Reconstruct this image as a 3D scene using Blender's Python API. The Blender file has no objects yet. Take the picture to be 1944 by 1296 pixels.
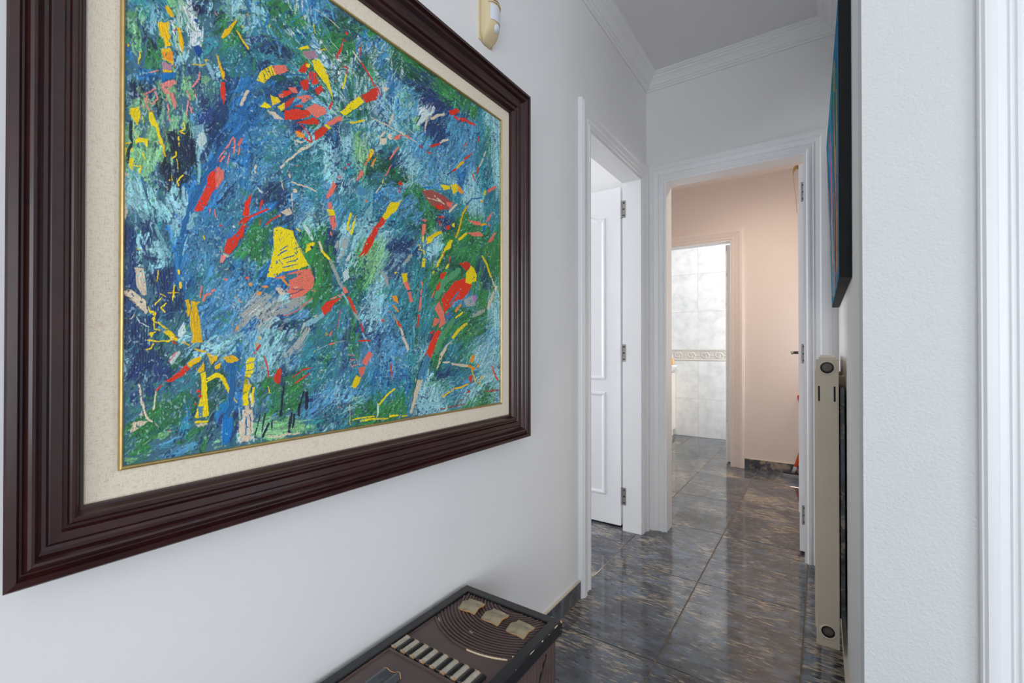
import bpy, bmesh, math, random
import numpy as np
from mathutils import Vector, Matrix

# ------------------------------------------------------------------ camera, world, light, exposure
scene = bpy.context.scene
C = scene.collection
H_CAM = 1.06
YAW = math.atan((1561 - 972) / 868.0)
cam_d = bpy.data.cameras.new('camera')
cam_d.sensor_width = 36.0
cam_d.lens = 868.0 / 1944 * 36.0
cam_d.shift_y = 6.7 / 1944
cam_d.clip_start = 0.01
cam = bpy.data.objects.new('camera', cam_d)
cam.location = (0, 0, H_CAM)
cam.rotation_euler = (math.radians(90.35), 0, YAW)
C.objects.link(cam)
scene.camera = cam

world = bpy.data.worlds.new('world')
scene.world = world
world.use_nodes = True
world.node_tree.nodes['Background'].inputs[0].default_value = (0.72, 0.84, 1.0, 1)
world.node_tree.nodes['Background'].inputs[1].default_value = 1.0

scene.view_settings.view_transform = 'Standard'
scene.view_settings.look = 'None'
scene.view_settings.exposure = 0.72
scene.view_settings.gamma = 1.0
scene.view_settings.use_curve_mapping = False
scene.cycles.use_denoising = True
scene.cycles.max_bounces = 12
scene.cycles.diffuse_bounces = 6
scene.cycles.sample_clamp_indirect = 6.0
scene.cycles.caustics_reflective = False


def area(name, loc, direction, sx, sy, power, color):
    l = bpy.data.lights.new(name, 'AREA')
    l.shape = 'RECTANGLE'
    l.size, l.size_y = sx, sy
    l.energy = power
    l.color = color
    o = bpy.data.objects.new(name, l)
    o.location = loc
    o.rotation_euler = Vector(direction).to_track_quat('-Z', 'Z').to_euler()
    C.objects.link(o)
    return o


# daylight entering through the windows of the four rooms
area('living_room_daylight', (1.30, -2.97, 1.3), (0, 1, 0), 2.5, 2.1, 31, (0.99, 0.99, 0.98))
area('living_room_side_daylight', (3.27, -1.5, 1.3), (-1, 0, 0), 2.2, 2.1, 30, (0.88, 0.93, 1.0))
area('bedroom_daylight', (-3.77, 1.6, 1.4), (1, 0, 0), 1.5, 1.4, 33, (0.95, 0.97, 1.0))
area('bathroom_daylight', (0.37, 5.2, 1.10), (-1, 0, 0), 0.9, 1.9, 28, (0.97, 0.99, 1.0))
area('bathroom_side_daylight', (-2.37, 4.98, 1.65), (1, 0, 0), 0.6, 1.2, 0.8, (0.97, 0.99, 1.0))

# ------------------------------------------------------------------ materials


def srgb(r, g, b):
    def f(v):
        v /= 255.0
        return v / 12.92 if v <= 0.04045 else ((v + 0.055) / 1.055) ** 2.4
    return (f(r), f(g), f(b), 1.0)


class NT:
    def __init__(self, name):
        m = bpy.data.materials.new(name)
        m.use_nodes = True
        self.m = m
        self.t = m.node_tree
        self.b = self.t.nodes['Principled BSDF']

    def n(self, kind, **kw):
        nd = self.t.nodes.new(kind)
        for k, v in kw.items():
            if k in nd.inputs:
                nd.inputs[k].default_value = v
            else:
                setattr(nd, k, v)
        return nd

    def l(self, a, b):
        self.t.links.new(a, b)

    def noise(self, vec, scale, detail=4, rough=0.55):
        nd = self.n('ShaderNodeTexNoise')
        nd.inputs['Scale'].default_value = scale
        nd.inputs['Detail'].default_value = detail
        nd.inputs['Roughness'].default_value = rough
        if vec is not None:
            self.l(vec, nd.inputs['Vector'])
        return nd.outputs['Fac']

    def ramp(self, fac, stops):
        r = self.n('ShaderNodeValToRGB')
        e = r.color_ramp.elements
        while len(e) > 1:
            e.remove(e[-1])
        e[0].position, e[0].color = stops[0]
        for p, c in stops[1:]:
            x = e.new(p)
            x.color = c
        self.l(fac, r.inputs['Fac'])
        return r.outputs['Color']

    def mix(self, fac, a, b):
        x = self.n('ShaderNodeMix', data_type='RGBA')
        for sock, v in ((x.inputs[0], fac), (x.inputs[6], a), (x.inputs[7], b)):
            if hasattr(v, 'is_linked'):
                self.l(v, sock)
            else:
                sock.default_value = v
        return x.outputs[2]

    def bump(self, h, strength, dist):
        x = self.n('ShaderNodeBump')
        x.inputs['Strength'].default_value = strength
        x.inputs['Distance'].default_value = dist
        self.l(h, x.inputs['Height'])
        self.l(x.outputs['Normal'], self.b.inputs['Normal'])


def coords(nt, kind='Object', scale=None, rot=None):
    tc = nt.n('ShaderNodeTexCoord')
    if scale is None and rot is None:
        return tc.outputs[kind]
    mp = nt.n('ShaderNodeMapping')
    if scale:
        mp.inputs['Scale'].default_value = scale
    if rot:
        mp.inputs['Rotation'].default_value = rot
    nt.l(tc.outputs[kind], mp.inputs['Vector'])
    return mp.outputs[0]


def plain(name, col, rough=0.5, metal=0.0, var=0.06, vscale=6, bump=0.0, bscale=200, spec=0.5, coat=0.0):
    nt = NT(name)
    v = coords(nt)
    f = nt.noise(v, vscale, 5)
    c = col if len(col) == 4 else srgb(*col)
    lo = tuple(max(0, x * (1 - var)) for x in c[:3]) + (1,)
    hi = tuple(min(1, x * (1 + var)) for x in c[:3]) + (1,)
    nt.l(nt.ramp(f, [(0.3, lo), (0.7, hi)]), nt.b.inputs['Base Color'])
    nt.b.inputs['Roughness'].default_value = rough
    nt.b.inputs['Metallic'].default_value = metal
    nt.b.inputs['Specular IOR Level'].default_value = spec
    nt.b.inputs['Coat Weight'].default_value = coat
    nt.b.inputs['Coat Roughness'].default_value = 0.12
    if bump:
        nt.bump(nt.noise(v, bscale, 3), bump, 0.002)
    return nt.m


M = {}
M['wall'] = plain('wall_paint', (238, 237, 236), 0.7, var=0.012, vscale=3, bump=0.12, bscale=160, spec=0.2)
M['rough_wall'] = plain('textured_wall_paint', (220, 221, 220), 0.75, var=0.012, bump=0.75, bscale=190, spec=0.2)
M['ceiling'] = plain('ceiling_paint', (232, 231, 231), 0.8, var=0.01, spec=0.2)
M['crown'] = plain('crown_paint', (238, 238, 238), 0.6, var=0.01, spec=0.3)
M['enamel'] = plain('white_enamel', (238, 238, 239), 0.35, var=0.012, vscale=4, bump=0.05, bscale=60)
M['enamel_door'] = plain('white_door_enamel', (240, 240, 242), 0.35, var=0.01, bump=0.05, bscale=60)
M['passage'] = plain('passage_paint', (236, 226, 222), 0.7, var=0.01, spec=0.2)
M['hinge'] = plain('hinge_metal', (158, 155, 152), 0.4, 0.6, var=0.2, vscale=60)
M['plug'] = plain('dull_plug_metal', (104, 98, 90), 0.45, 0.4, var=0.2, vscale=80)
M['steel'] = plain('steel', (190, 190, 188), 0.25, 1.0)
M['dark'] = plain('dark_hole', (22, 20, 18), 0.6)
M['radiator'] = plain('radiator_enamel', (212, 199, 178), 0.4, var=0.02)
M['radiator_trim'] = plain('radiator_trim', (218, 209, 192), 0.35, var=0.02)
M['wood'] = plain('dark_mahogany_varnish', (50, 21, 20), 0.28, var=0.3, vscale=14, bump=0.05, bscale=90, coat=0.25)
M['gold'] = plain('gold_leaf', (206, 176, 116), 0.35, 0.75, var=0.12, vscale=40)
M['plastic'] = plain('cream_plastic', (222, 202, 160), 0.45, var=0.02)
M['lens'] = plain('white_lens', (225, 228, 235), 0.25, var=0.01)
M['black_frame'] = plain('black_canvas_edge', (26, 25, 25), 0.75, var=0.2, vscale=30, bump=0.2, bscale=500)
M['porcelain'] = plain('porcelain', (245, 246, 247), 0.1, var=0.01)
M['vanity'] = plain('cream_vanity', (236, 228, 214), 0.4, var=0.03)
M['soap'] = plain('orange_plastic', (236, 178, 110), 0.3)
M['broom_handle'] = plain('orange_handle', (190, 70, 22), 0.35, var=0.15, vscale=20)
M['rubber'] = plain('black_rubber', (22, 22, 24), 0.5)
M['grey_rubber'] = plain('grey_rubber', (150, 158, 168), 0.5)
M['red_plastic'] = plain('red_plastic', (200, 55, 25), 0.35)
M['teal_plastic'] = plain('teal_plastic', (40, 75, 80), 0.4)
M['strap'] = plain('tan_strap', (196, 150, 92), 0.5, var=0.12, vscale=30)
M['skirting_cap'] = plain('cream_grout', (205, 195, 178), 0.8, var=0.08, vscale=20)
M['grout'] = plain('floor_grout', (118, 104, 88), 0.85, var=0.15, vscale=15)
M['tile_grout'] = plain('white_grout', (226, 224, 218), 0.8, var=0.04)
M['bone'] = plain('bone_horn', (150, 138, 112), 0.45, var=0.35, vscale=45, bump=0.3, bscale=120)
M['bone_edge'] = plain('raw_bone_edge', (206, 150, 92), 0.6, var=0.25, vscale=80)
M['bone_stripe'] = plain('pale_bone_stripe', (176, 168, 152), 0.45, var=0.18, vscale=60)
M['black_stripe'] = plain('black_horn_stripe', (24, 23, 22), 0.35, var=0.25, vscale=50)
M['chip'] = plain('cream_chip', (222, 200, 168), 0.7, var=0.1, vscale=60)
M['grey_horn'] = plain('grey_horn', (70, 74, 78), 0.35, var=0.3, vscale=40)


def lacquer(name, col, chips, rough=0.35):
    nt = NT(name)
    v = coords(nt)
    base = nt.ramp(nt.noise(v, 9, 5), [(0.3, tuple(x * 0.8 for x in srgb(*col)[:3]) + (1,)), (0.7, tuple(x * 1.25 for x in srgb(*col)[:3]) + (1,))])
    chip = nt.ramp(nt.noise(v, 55, 3, 0.6), [(chips, (0, 0, 0, 1)), (chips + 0.02, (1, 1, 1, 1))])
    nt.l(nt.mix(chip, base, srgb(206, 165, 130)), nt.b.inputs['Base Color'])
    nt.b.inputs['Roughness'].default_value = rough
    nt.bump(nt.noise(v, 150, 3), 0.15, 0.001)
    return nt.m


M['chest_black'] = lacquer('chipped_black_lacquer', (32, 33, 35), 0.735, 0.38)
M['chest_brown'] = lacquer('dark_brown_lacquer', (84, 67, 64), 0.80, 0.42)
M['chest_ridge'] = lacquer('ridged_brown_lacquer', (84, 67, 63), 0.78, 0.38)


def linen():
    nt = NT('cream_linen')
    v = coords(nt)
    a = nt.noise(coords(nt, scale=(1, 900, 120)), 1.0, 2)
    b = nt.noise(coords(nt, scale=(1, 120, 900)), 1.0, 2)
    mx = nt.n('ShaderNodeMath', operation='ADD')
    nt.l(a, mx.inputs[0])
    nt.l(b, mx.inputs[1])
    c1 = nt.ramp(mx.outputs[0], [(0.75, srgb(216, 201, 178)), (1.0, srgb(238, 225, 204))])
    stain = nt.ramp(nt.noise(v, 38, 4, 0.65), [(0.62, (0, 0, 0, 1)), (0.78, (0.35, 0.35, 0.35, 1))])
    nt.l(nt.mix(stain, c1, srgb(196, 160, 112)), nt.b.inputs['Base Color'])
    nt.b.inputs['Roughness'].default_value = 0.9
    nt.b.inputs['Specular IOR Level'].default_value = 0.15
    nt.bump(mx.outputs[0], 0.25, 0.001)
    return nt.m


M['linen'] = linen()


def stone(name, tile):
    nt = NT(name)
    g = nt.n('ShaderNodeNewGeometry')
    oi = nt.n('ShaderNodeObjectInfo')
    off = nt.n('ShaderNodeVectorMath', operation='SCALE')
    off.inputs[3].default_value = 37.0
    cmb = nt.n('ShaderNodeCombineXYZ')
    for i in range(3):
        nt.l(oi.outputs['Random'], cmb.inputs[i])
    nt.l(cmb.outputs[0], off.inputs[0])
    add = nt.n('ShaderNodeVectorMath', operation='ADD')
    nt.l(g.outputs['Position'], add.inputs[0])
    nt.l(off.outputs[0], add.inputs[1])
    P = add.outputs[0]

    def mapped(scale, rz):
        mp = nt.n('ShaderNodeMapping')
        mp.vector_type = 'POINT'
        mp.inputs['Scale'].default_value = scale
        mp.inputs['Rotation'].default_value = (0, 0, rz)
        nt.l(P, mp.inputs['Vector'])
        return mp.outputs[0]
    big = nt.noise(P, 4.5, 4)
    med = nt.noise(mapped((9, 22, 9), 0.15), 1.0, 5)
    base = nt.ramp(big, [(0.33, srgb(52, 58, 68)), (0.48, srgb(74, 75, 80)), (0.6, srgb(88, 84, 82)), (0.72, srgb(80, 102, 126))])
    base2 = nt.ramp(med, [(0.35, srgb(46, 52, 62)), (0.5, srgb(80, 84, 90)), (0.65, srgb(102, 122, 146))])
    c = nt.mix(0.5, base, base2)
    streak = nt.noise(mapped((19, 125, 19), 0.20), 1.0, 8, 0.66)
    region = nt.noise(P, 3.2, 3)
    sm = nt.n('ShaderNodeMath', operation='MULTIPLY_ADD')
    nt.l(region, sm.inputs[0])
    sm.inputs[1].default_value = 0.55
    nt.l(streak, sm.inputs[2])
    mask = nt.ramp(sm.outputs[0], [(0.0, (0, 0, 0, 1)), (0.82, (0, 0, 0, 1)), (0.90, (0.75, 0.75, 0.75, 1))])
    c = nt.mix(mask, c, srgb(182, 166, 144))
    dark = nt.ramp(nt.noise(mapped((30, 70, 30), -0.2), 1.0, 5, 0.65), [(0.36, (0.8, 0.8, 0.8, 1)), (0.44, (0, 0, 0, 1))])
    c = nt.mix(dark, c, srgb(26, 28, 34))
    nt.l(c, nt.b.inputs['Base Color'])
    nt.b.inputs['Roughness'].default_value = 0.09 if tile else 0.3
    rr = nt.ramp(streak, [(0.3, (0.03, 0.03, 0.03, 1)), (0.75, (0.11, 0.11, 0.11, 1))])
    if tile:
        nt.l(rr, nt.b.inputs['Roughness'])
    nt.b.inputs['Specular IOR Level'].default_value = 0.75
    nt.bump(streak, 0.03, 0.0006)
    return nt.m


M['stone'] = stone('dark_slate_tile', True)
M['skirting'] = stone('dark_slate_skirting', False)


def marble_tile():
    nt = NT('white_marbled_tile')
    g = nt.n('ShaderNodeNewGeometry')
    oi = nt.n('ShaderNodeObjectInfo')
    cmb = nt.n('ShaderNodeCombineXYZ')
    for i in range(3):
        nt.l(oi.outputs['Random'], cmb.inputs[i])
    ad = nt.n('ShaderNodeVectorMath', operation='MULTIPLY_ADD')
    nt.l(cmb.outputs[0], ad.inputs[0])
    ad.inputs[1].default_value = (19, 19, 19)
    nt.l(g.outputs['Position'], ad.inputs[2])
    f = nt.noise(ad.outputs[0], 9, 6, 0.6)
    nt.l(nt.ramp(f, [(0.34, srgb(226, 229, 230)), (0.46, srgb(238, 240, 240)), (0.6, srgb(247, 248, 247))]), nt.b.inputs['Base Color'])
    nt.b.inputs['Roughness'].default_value = 0.15
    return nt.m


M['marble'] = marble_tile()
M['relief'] = plain('relief_border', (220, 216, 208), 0.4, var=0.05)


def vcol(name, rough, fine, spec=0.35):
    nt = NT(name)
    a = nt.n('ShaderNodeAttribute')
    a.attribute_name = 'paint'
    v = coords(nt)
    f = nt.noise(v, fine, 4, 0.7)
    hsv = nt.n('ShaderNodeHueSaturation')
    nt.l(a.outputs['Color'], hsv.inputs['Color'])
    mr = nt.n('ShaderNodeMapRange')
    mr.inputs[1].default_value, mr.inputs[2].default_value = 0.3, 0.7
    mr.inputs[3].default_value, mr.inputs[4].default_value = 0.86, 1.30
    nt.l(f, mr.inputs[0])
    nt.l(mr.outputs[0], hsv.inputs['Value'])
    nt.l(hsv.outputs['Color'], nt.b.inputs['Base Color'])
    nt.b.inputs['Roughness'].default_value = rough
    nt.b.inputs['Specular IOR Level'].default_value = spec
    nt.bump(f, 0.35, 0.0008)
    return nt.m


M['oil'] = vcol('oil_paint', 0.4, 260)
M['oil2'] = vcol('oil_paint_second', 0.95, 200, 0.03)

# ------------------------------------------------------------------ mesh helpers


def link(name, me, mat=None, parent=None, smooth=False):
    o = bpy.data.objects.new(name, me)
    C.objects.link(o)
    if mat is not None and not me.materials:
        me.materials.append(mat)
    if parent is not None:
        o.parent = parent
    if smooth:
        me.shade_smooth()
    return o


def obj(name, bm, mat, parent=None, smooth=False, bevel=0.0, segs=2):
    bmesh.ops.recalc_face_normals(bm, faces=bm.faces[:])
    if bevel:
        bmesh.ops.bevel(bm, geom=bm.edges[:], offset=bevel, segments=segs, affect='EDGES', profile=0.5, clamp_overlap=True)
    me = bpy.data.meshes.new(name)
    bm.to_mesh(me)
    bm.free()
    return link(name, me, mat, parent, smooth)


def tag(o, label=None, cat=None, group=None, kind=None):
    if label:
        o['label'] = label
    if cat:
        o['category'] = cat
    if group:
        o['group'] = group
    if kind:
        o['kind'] = kind
    return o


def empty(name, loc=(0, 0, 0)):
    o = bpy.data.objects.new(name, None)
    o.location = loc
    o.empty_display_size = 0.05
    C.objects.link(o)
    return o


def box(bm, x0, x1, y0, y1, z0, z1):
    vs = [bm.verts.new((x, y, z)) for x in (x0, x1) for y in (y0, y1) for z in (z0, z1)]
    for f in ((0, 1, 3, 2), (4, 6, 7, 5), (0, 4, 5, 1), (2, 3, 7, 6), (0, 2, 6, 4), (1, 5, 7, 3)):
        bm.faces.new([vs[i] for i in f])


def boxes(*lst):
    bm = bmesh.new()
    for b in lst:
        box(bm, *b)
    return bm


def prism(bm, pts, axis, a, b):
    """polygon pts in the two other axes, extruded along axis from a to b"""
    def P(p, t):
        if axis == 'x':
            return (t, p[0], p[1])
        if axis == 'y':
            return (p[0], t, p[1])
        return (p[0], p[1], t)
    r0 = [bm.verts.new(P(p, a)) for p in pts]
    r1 = [bm.verts.new(P(p, b)) for p in pts]
    n = len(pts)
    for i in range(n):
        bm.faces.new((r0[i], r0[(i + 1) % n], r1[(i + 1) % n], r1[i]))
    bm.faces.new(r0[::-1])
    bm.faces.new(r1)


def strip(bm, rings, closed_ring=True, cap=True, loop=False):
    """rings of world points joined into a skin"""
    R = [[bm.verts.new(p) for p in r] for r in rings]
    n = len(R[0])
    m = len(R)
    for i in range(m if loop else m - 1):
        A, B = R[i], R[(i + 1) % m]
        for k in range(n if closed_ring else n - 1):
            bm.faces.new((A[k], A[(k + 1) % n], B[(k + 1) % n], B[k]))
    if cap and not loop:
        bm.faces.new(R[0][::-1])
        bm.faces.new(R[-1])


def tube(bm, pts, r, n=10):
    pts = [Vector(p) for p in pts]
    rings = []
    rr = r if isinstance(r, (list, tuple)) else [r] * len(pts)
    for i, p in enumerate(pts):
        t = (pts[min(i + 1, len(pts) - 1)] - pts[max(i - 1, 0)]).normalized()
        a = t.cross(Vector((0, 0, 1)))
        if a.length < 1e-3:
            a = t.cross(Vector((1, 0, 0)))
        a.normalize()
        b = t.cross(a)
        rings.append([p + rr[i] * (math.cos(q) * a + math.sin(q) * b) for q in (2 * math.pi * k / n for k in range(n))])
    strip(bm, rings)


def lathe(bm, prof, origin, axis='z', n=32):
    """prof = [(radius, height)] turned about an axis through origin"""
    rings = []
    for r, hh in prof:
        ring = []
        for k in range(n):
            a = 2 * math.pi * k / n
            u, v = max(r, 1e-5) * math.cos(a), max(r, 1e-5) * math.sin(a)
            p = {'z': (u, v, hh), 'y': (u, hh, v), 'x': (hh, u, v)}[axis]
            ring.append(Vector(origin) + Vector(p))
        rings.append(ring)
    strip(bm, rings)


def U_casing(bm, to_world, s0, s1, zt, prof):
    """door casing: profile (outward, proud) swept up, across and down"""
    legs = []
    for p in ((0, 0), (0, 1), (1, 1), (1, 0)):
        ring = []
        for w, pr in prof:
            ring.append(to_world(s1 + w if p[0] else s0 - w, (zt + w) if p[1] else 0.0, pr))
        legs.append(ring)
    strip(bm, legs)


def structure(o):
    o['kind'] = 'structure'
    return o


CASING = [(0.0, -0.002), (0.0, 0.011), (0.006, 0.016), (0.014, 0.016), (0.018, 0.011), (0.026, 0.011), (0.030, 0.015), (0.034, 0.011),
          (0.040, 0.013), (0.056, 0.017), (0.062, 0.023), (0.074, 0.024), (0.086, 0.024), (0.093, 0.018), (0.097, 0.018), (0.100, 0.013), (0.100, -0.002)]


def stained_edge():
    nt = NT('water_stained_door_edge')
    v = coords(nt, scale=(1, 1, .35))
    m = nt.ramp(nt.noise(v, 26, 5, .7), [(.55, (0, 0, 0, 1)), (.68, (1, 1, 1, 1))])
    nt.l(nt.mix(m, srgb(236, 232, 222), srgb(168, 142, 104)), nt.b.inputs['Base Color'])
    nt.b.inputs['Roughness'].default_value = .6
    return nt.m


M['stained'] = stained_edge()

# ------------------------------------------------------------------ the room shell
XL, XR = -0.859, 0.066          # hall side walls
YE = 2.687                      # end wall of the hall
YN = 1.13                       # wall beside the mouth of the hall
YP = 4.50                       # far wall of the passage behind the hall
YB = 5.74                       # tiled wall of the bathroom
ZC = 2.64
DH = 2.03                       # clear door height
D1 = (1.869, 2.573)             # bedroom door, along y
D2 = (-0.755, -0.063)           # hall end door, along x
D3 = (-1.37, -0.67)             # bathroom door, along x
DN = (0.283, 1.05)              # door in the near wall, along x


def wall(name, mat, *bxs):
    return structure(obj(name, boxes(*bxs), mat))


wall_left = wall('wall_left', M['wall'], (XL - .1, XL, -2.9, D1[0], 0, ZC), (XL - .1, XL, D1[1], YE, 0, ZC), (XL - .1, XL, D1[0], D1[1], DH, ZC))
wall_end = wall('wall_end', M['wall'], (-3.7, D2[0], YE, YE + .1, 0, ZC), (D2[1], 1.0, YE, YE + .1, 0, ZC), (D2[0], D2[1], YE, YE + .1, DH, ZC))
wall_right = wall('wall_right', M['wall'], (XR, XR + .1, YN + .1, YE, 0, ZC))
wall_front = wall('wall_front', M['rough_wall'], (XR, DN[0], YN, YN + .1, 0, ZC), (DN[1], 3.2, YN, YN + .1, 0, ZC), (DN[0], DN[1], YN, YN + .1, DH, ZC))
# living room behind the viewer, with its tall window
wall_back = wall('wall_back', M['wall'], (XL - .1, .05, -3.0, -2.9, 0, ZC), (2.55, 3.3, -3.0, -2.9, 0, ZC), (.05, 2.55, -3.0, -2.9, 0, .25), (.05, 2.55, -3.0, -2.9, 2.35, ZC))
wall_living = wall('wall_living_side', M['wall'], (3.2, 3.3, -2.9, -2.6, 0, ZC), (3.2, 3.3, -.4, YN + .1, 0, ZC), (3.2, 3.3, -2.6, -.4, 0, .25), (3.2, 3.3, -2.6, -.4, 2.35, ZC))
# bedroom on the left
wall('wall_bedroom_near', M['wall'], (-3.7, XL - .1, .2, .3, 0, ZC))
wall('wall_bedroom_side', M['wall'], (-3.8, -3.7, .2, .85, 0, ZC), (-3.8, -3.7, 2.35, 2.787, 0, ZC), (-3.8, -3.7, .85, 2.35, 0, .7), (-3.8, -3.7, .85, 2.35, 2.1, ZC))
# passage
wall('wall_passage_end', M['passage'], (-1.6, D3[0], YP, YP + .1, 0, ZC), (D3[1], .9, YP, YP + .1, 0, ZC), (D3[0], D3[1], YP, YP + .1, DH, ZC))
wall('wall_passage_left', M['passage'], (-1.7, -1.6, YE + .1, YP + .1, 0, ZC))
wall('wall_passage_right', M['passage'], (.9, 1.0, YE + .1, YP + .1, 0, ZC))
# bathroom
wall_bath = wall('wall_bathroom_tiled', M['tile_grout'], (-2.4, .4, YB + .006, YB + .1, 0, ZC))
wall('wall_bathroom_left', M['marble'], (-2.4, -2.3, YP + .1, 4.68, 0, ZC), (-2.4, -2.3, 5.28, YB, 0, ZC), (-2.4, -2.3, 4.68, 5.28, 0, 1.05), (-2.4, -2.3, 4.68, 5.28, 2.25, ZC))
wall('wall_bathroom_right', M['marble'], (.3, .4, YP + .1, 4.75, 0, ZC), (.3, .4, 5.65, YB, 0, ZC), (.3, .4, 4.75, 5.65, 0, .15), (.3, .4, 4.75, 5.65, 2.05, ZC))
wall('wall_bathroom_near', M['marble'], (-2.4, -1.6, YP, YP + .1, 0, ZC))

structure(obj('ceiling', boxes((-3.9, 3.4, -3.1, 5.9, ZC, ZC + .1)), M['ceiling']))

# window frames and mullions


def window(name, axis, fixed, a0, a1, z0, z1, n):
    bm = bmesh.new()
    t = .05

    def b(p0, p1, q0, q1):
        if axis == 'y':
            box(bm, p0, p1, fixed - .03, fixed + .03, q0, q1)
        else:
            box(bm, fixed - .03, fixed + .03, p0, p1, q0, q1)
    b(a0, a0 + t, z0, z1)
    b(a1 - t, a1, z0, z1)
    b(a0 + t, a1 - t, z0, z0 + t)
    b(a0 + t, a1 - t, z1 - t, z1)
    for k in range(1, n):
        m = a0 + (a1 - a0) * k / n
        b(m - .03, m + .03, z0 + t, z1 - t)
    structure(obj(name, bm, M['enamel']))


window('window_1', 'y', -2.92, .05, 2.55, .25, 2.35, 2)
window('window_5', 'x', 3.23, -2.6, -.4, .25, 2.35, 2)
window('window_2', 'x', -3.72, .85, 2.35, .7, 2.1, 2)
window('window_3', 'x', .33, 4.75, 5.65, .15, 2.05, 1)
window('window_4', 'x', -2.33, 4.68, 5.28, 1.05, 2.25, 1)

# ------------------------------------------------------------------ floor of single tiles
floor = structure(obj('floor', boxes((-3.9, 3.4, -3.1, 5.9, -.05, -.002)), M['grout']))
TX, TY = .41, .635
bm = bmesh.new()
box(bm, -TX / 2 + .002, TX / 2 - .002, -TY / 2 + .002, TY / 2 - .002, -.010, 0)
bmesh.ops.bevel(bm, geom=[e for e in bm.edges if all(v.co.z > -.001 for v in e.verts)], offset=.0012, segments=1, affect='EDGES')
bmesh.ops.recalc_face_normals(bm, faces=bm.faces[:])
tile_me = bpy.data.meshes.new('floor_tile')
bm.to_mesh(tile_me)
bm.free()
tile_me.materials.append(M['stone'])
ROOMS = [(-.9, 3.2, -2.9, YN), (-.9, .1, YN, YE + .2), (-3.7, -.8, .25, 2.75), (-1.65, .95, YE, YP + .1), (-2.35, .35, YP, YB)]
for i in range(-8, 11):
    for j in range(-8, 8):
        x = -.88 + TX * (i + .5)
        y = 1.555 + TY * (j + .5)
        if any(r[0] - .2 < x < r[1] + .2 and r[2] - .3 < y < r[3] + .3 for r in ROOMS):
            t = bpy.data.objects.new('floor_tile', tile_me)
            t.location = (x, y, 0)
            t.parent = floor
            C.objects.link(t)

# ------------------------------------------------------------------ skirting


def skirting(name, x0, x1, y0, y1, mat=None, cap=True, hgt=.072):
    o = structure(obj(name, boxes((x0, x1, y0, y1, 0, hgt)), mat or M['skirting']))
    if cap:
        obj('skirting_cap', boxes((x0 - .0005, x1 + .0005, y0, y1, hgt, hgt + .004)), M['skirting_cap'], o)
    return o


skirting('baseboard_left', XL, XL + .010, -2.9, D1[0] - .1)
skirting('baseboard_right', XR - .010, XR, YN, YE - .001, M['skirting_cap'], False, .05)
skirting('baseboard_passage', D3[1] + .1, .9, YP - .010, YP, hgt=.085)
skirting('baseboard_front', XR, DN[0] - .056, YN - .010, YN)
skirting('baseboard_bedroom', -3.7, XL - .1, YE - .010, YE)

# ------------------------------------------------------------------ crown moulding
CROWN = [(0, -.072), (.008, -.072), (.010, -.064), (.018, -.060), (.022, -.052), (.026, -.052), (.032, -.040), (.044, -.028), (.056, -.022), (.058, -.016),
         (.066, -.014), (.072, -.008), (.080, -.006), (.080, 0), (0, 0)]


def crown(name, path, mat):
    """path of wall corners in plan, the room on the right-hand side of travel"""
    n = len(path)
    rings = []
    for i, p in enumerate(path):
        p = Vector(p)
        nrm = []
        for a, b in ((i - 1, i), (i, i + 1)):
            if 0 <= a and b < n:
                d = (Vector(path[b]) - Vector(path[a])).normalized()
                nrm.append(Vector((d.y, -d.x)))
        if len(nrm) == 2:
            m = (nrm[0] + nrm[1])
            m = m / m.dot(nrm[0])
        else:
            m = nrm[0]
        rings.append([(p.x + m.x * w, p.y + m.y * w, ZC + z) for w, z in CROWN])
    bm = bmesh.new()
    strip(bm, rings)
    return structure(obj(name, bm, mat))


crown('trim_1', [(XL, -2.9), (XL, YE), (XR, YE), (XR, YN), (3.2, YN)], M['crown'])
crown('trim_2', [(-1.6, YE + .1), (-1.6, YP), (.9, YP), (.9, YE + .1)], M['passage'])

# ------------------------------------------------------------------ doors


def hinge(parent, x, y, z, plate_axis, side, open_gap=0.004):
    """butt hinge: knuckle barrel and a leaf plate with three screws"""
    bm = bmesh.new()
    lathe(bm, [(0, -.05), (.0055, -.05), (.0055, -.018), (.0062, -.017), (.0062, .016), (.0055, .017), (.0055, .05), (0, .05)], (x, y, z), 'z', 12)
    h = obj('hinge', bm, M['hinge'], parent)
    bm = bmesh.new()
    if plate_axis == 'x':
        box(bm, min(x, x + side * .024), max(x, x + side * .024), y - .0015, y + .0015, z - .05, z + .05)
    else:
        box(bm, x - .0015, x + .0015, min(y, y + side * .024), max(y, y + side * .024), z - .05, z + .05)
    obj('hinge_plate', bm, M['hinge'], h, bevel=.0007, segs=1)
    bm = bmesh.new()
    for dz in (-.036, 0, .036):
        if plate_axis == 'x':
            lathe(bm, [(0, -.003), (.0045, -.003), (.0045, .0), (0, .0)], (x + side * .014, y - .0005, z + dz), 'y', 10)
        else:
            lathe(bm, [(0, -.003), (.0045, -.003), (.0045, .003), (0, .003)], (x, y + side * .014, z + dz), 'x', 10)
    obj('screw', bm, M['dark'], h)
    return h


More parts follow.
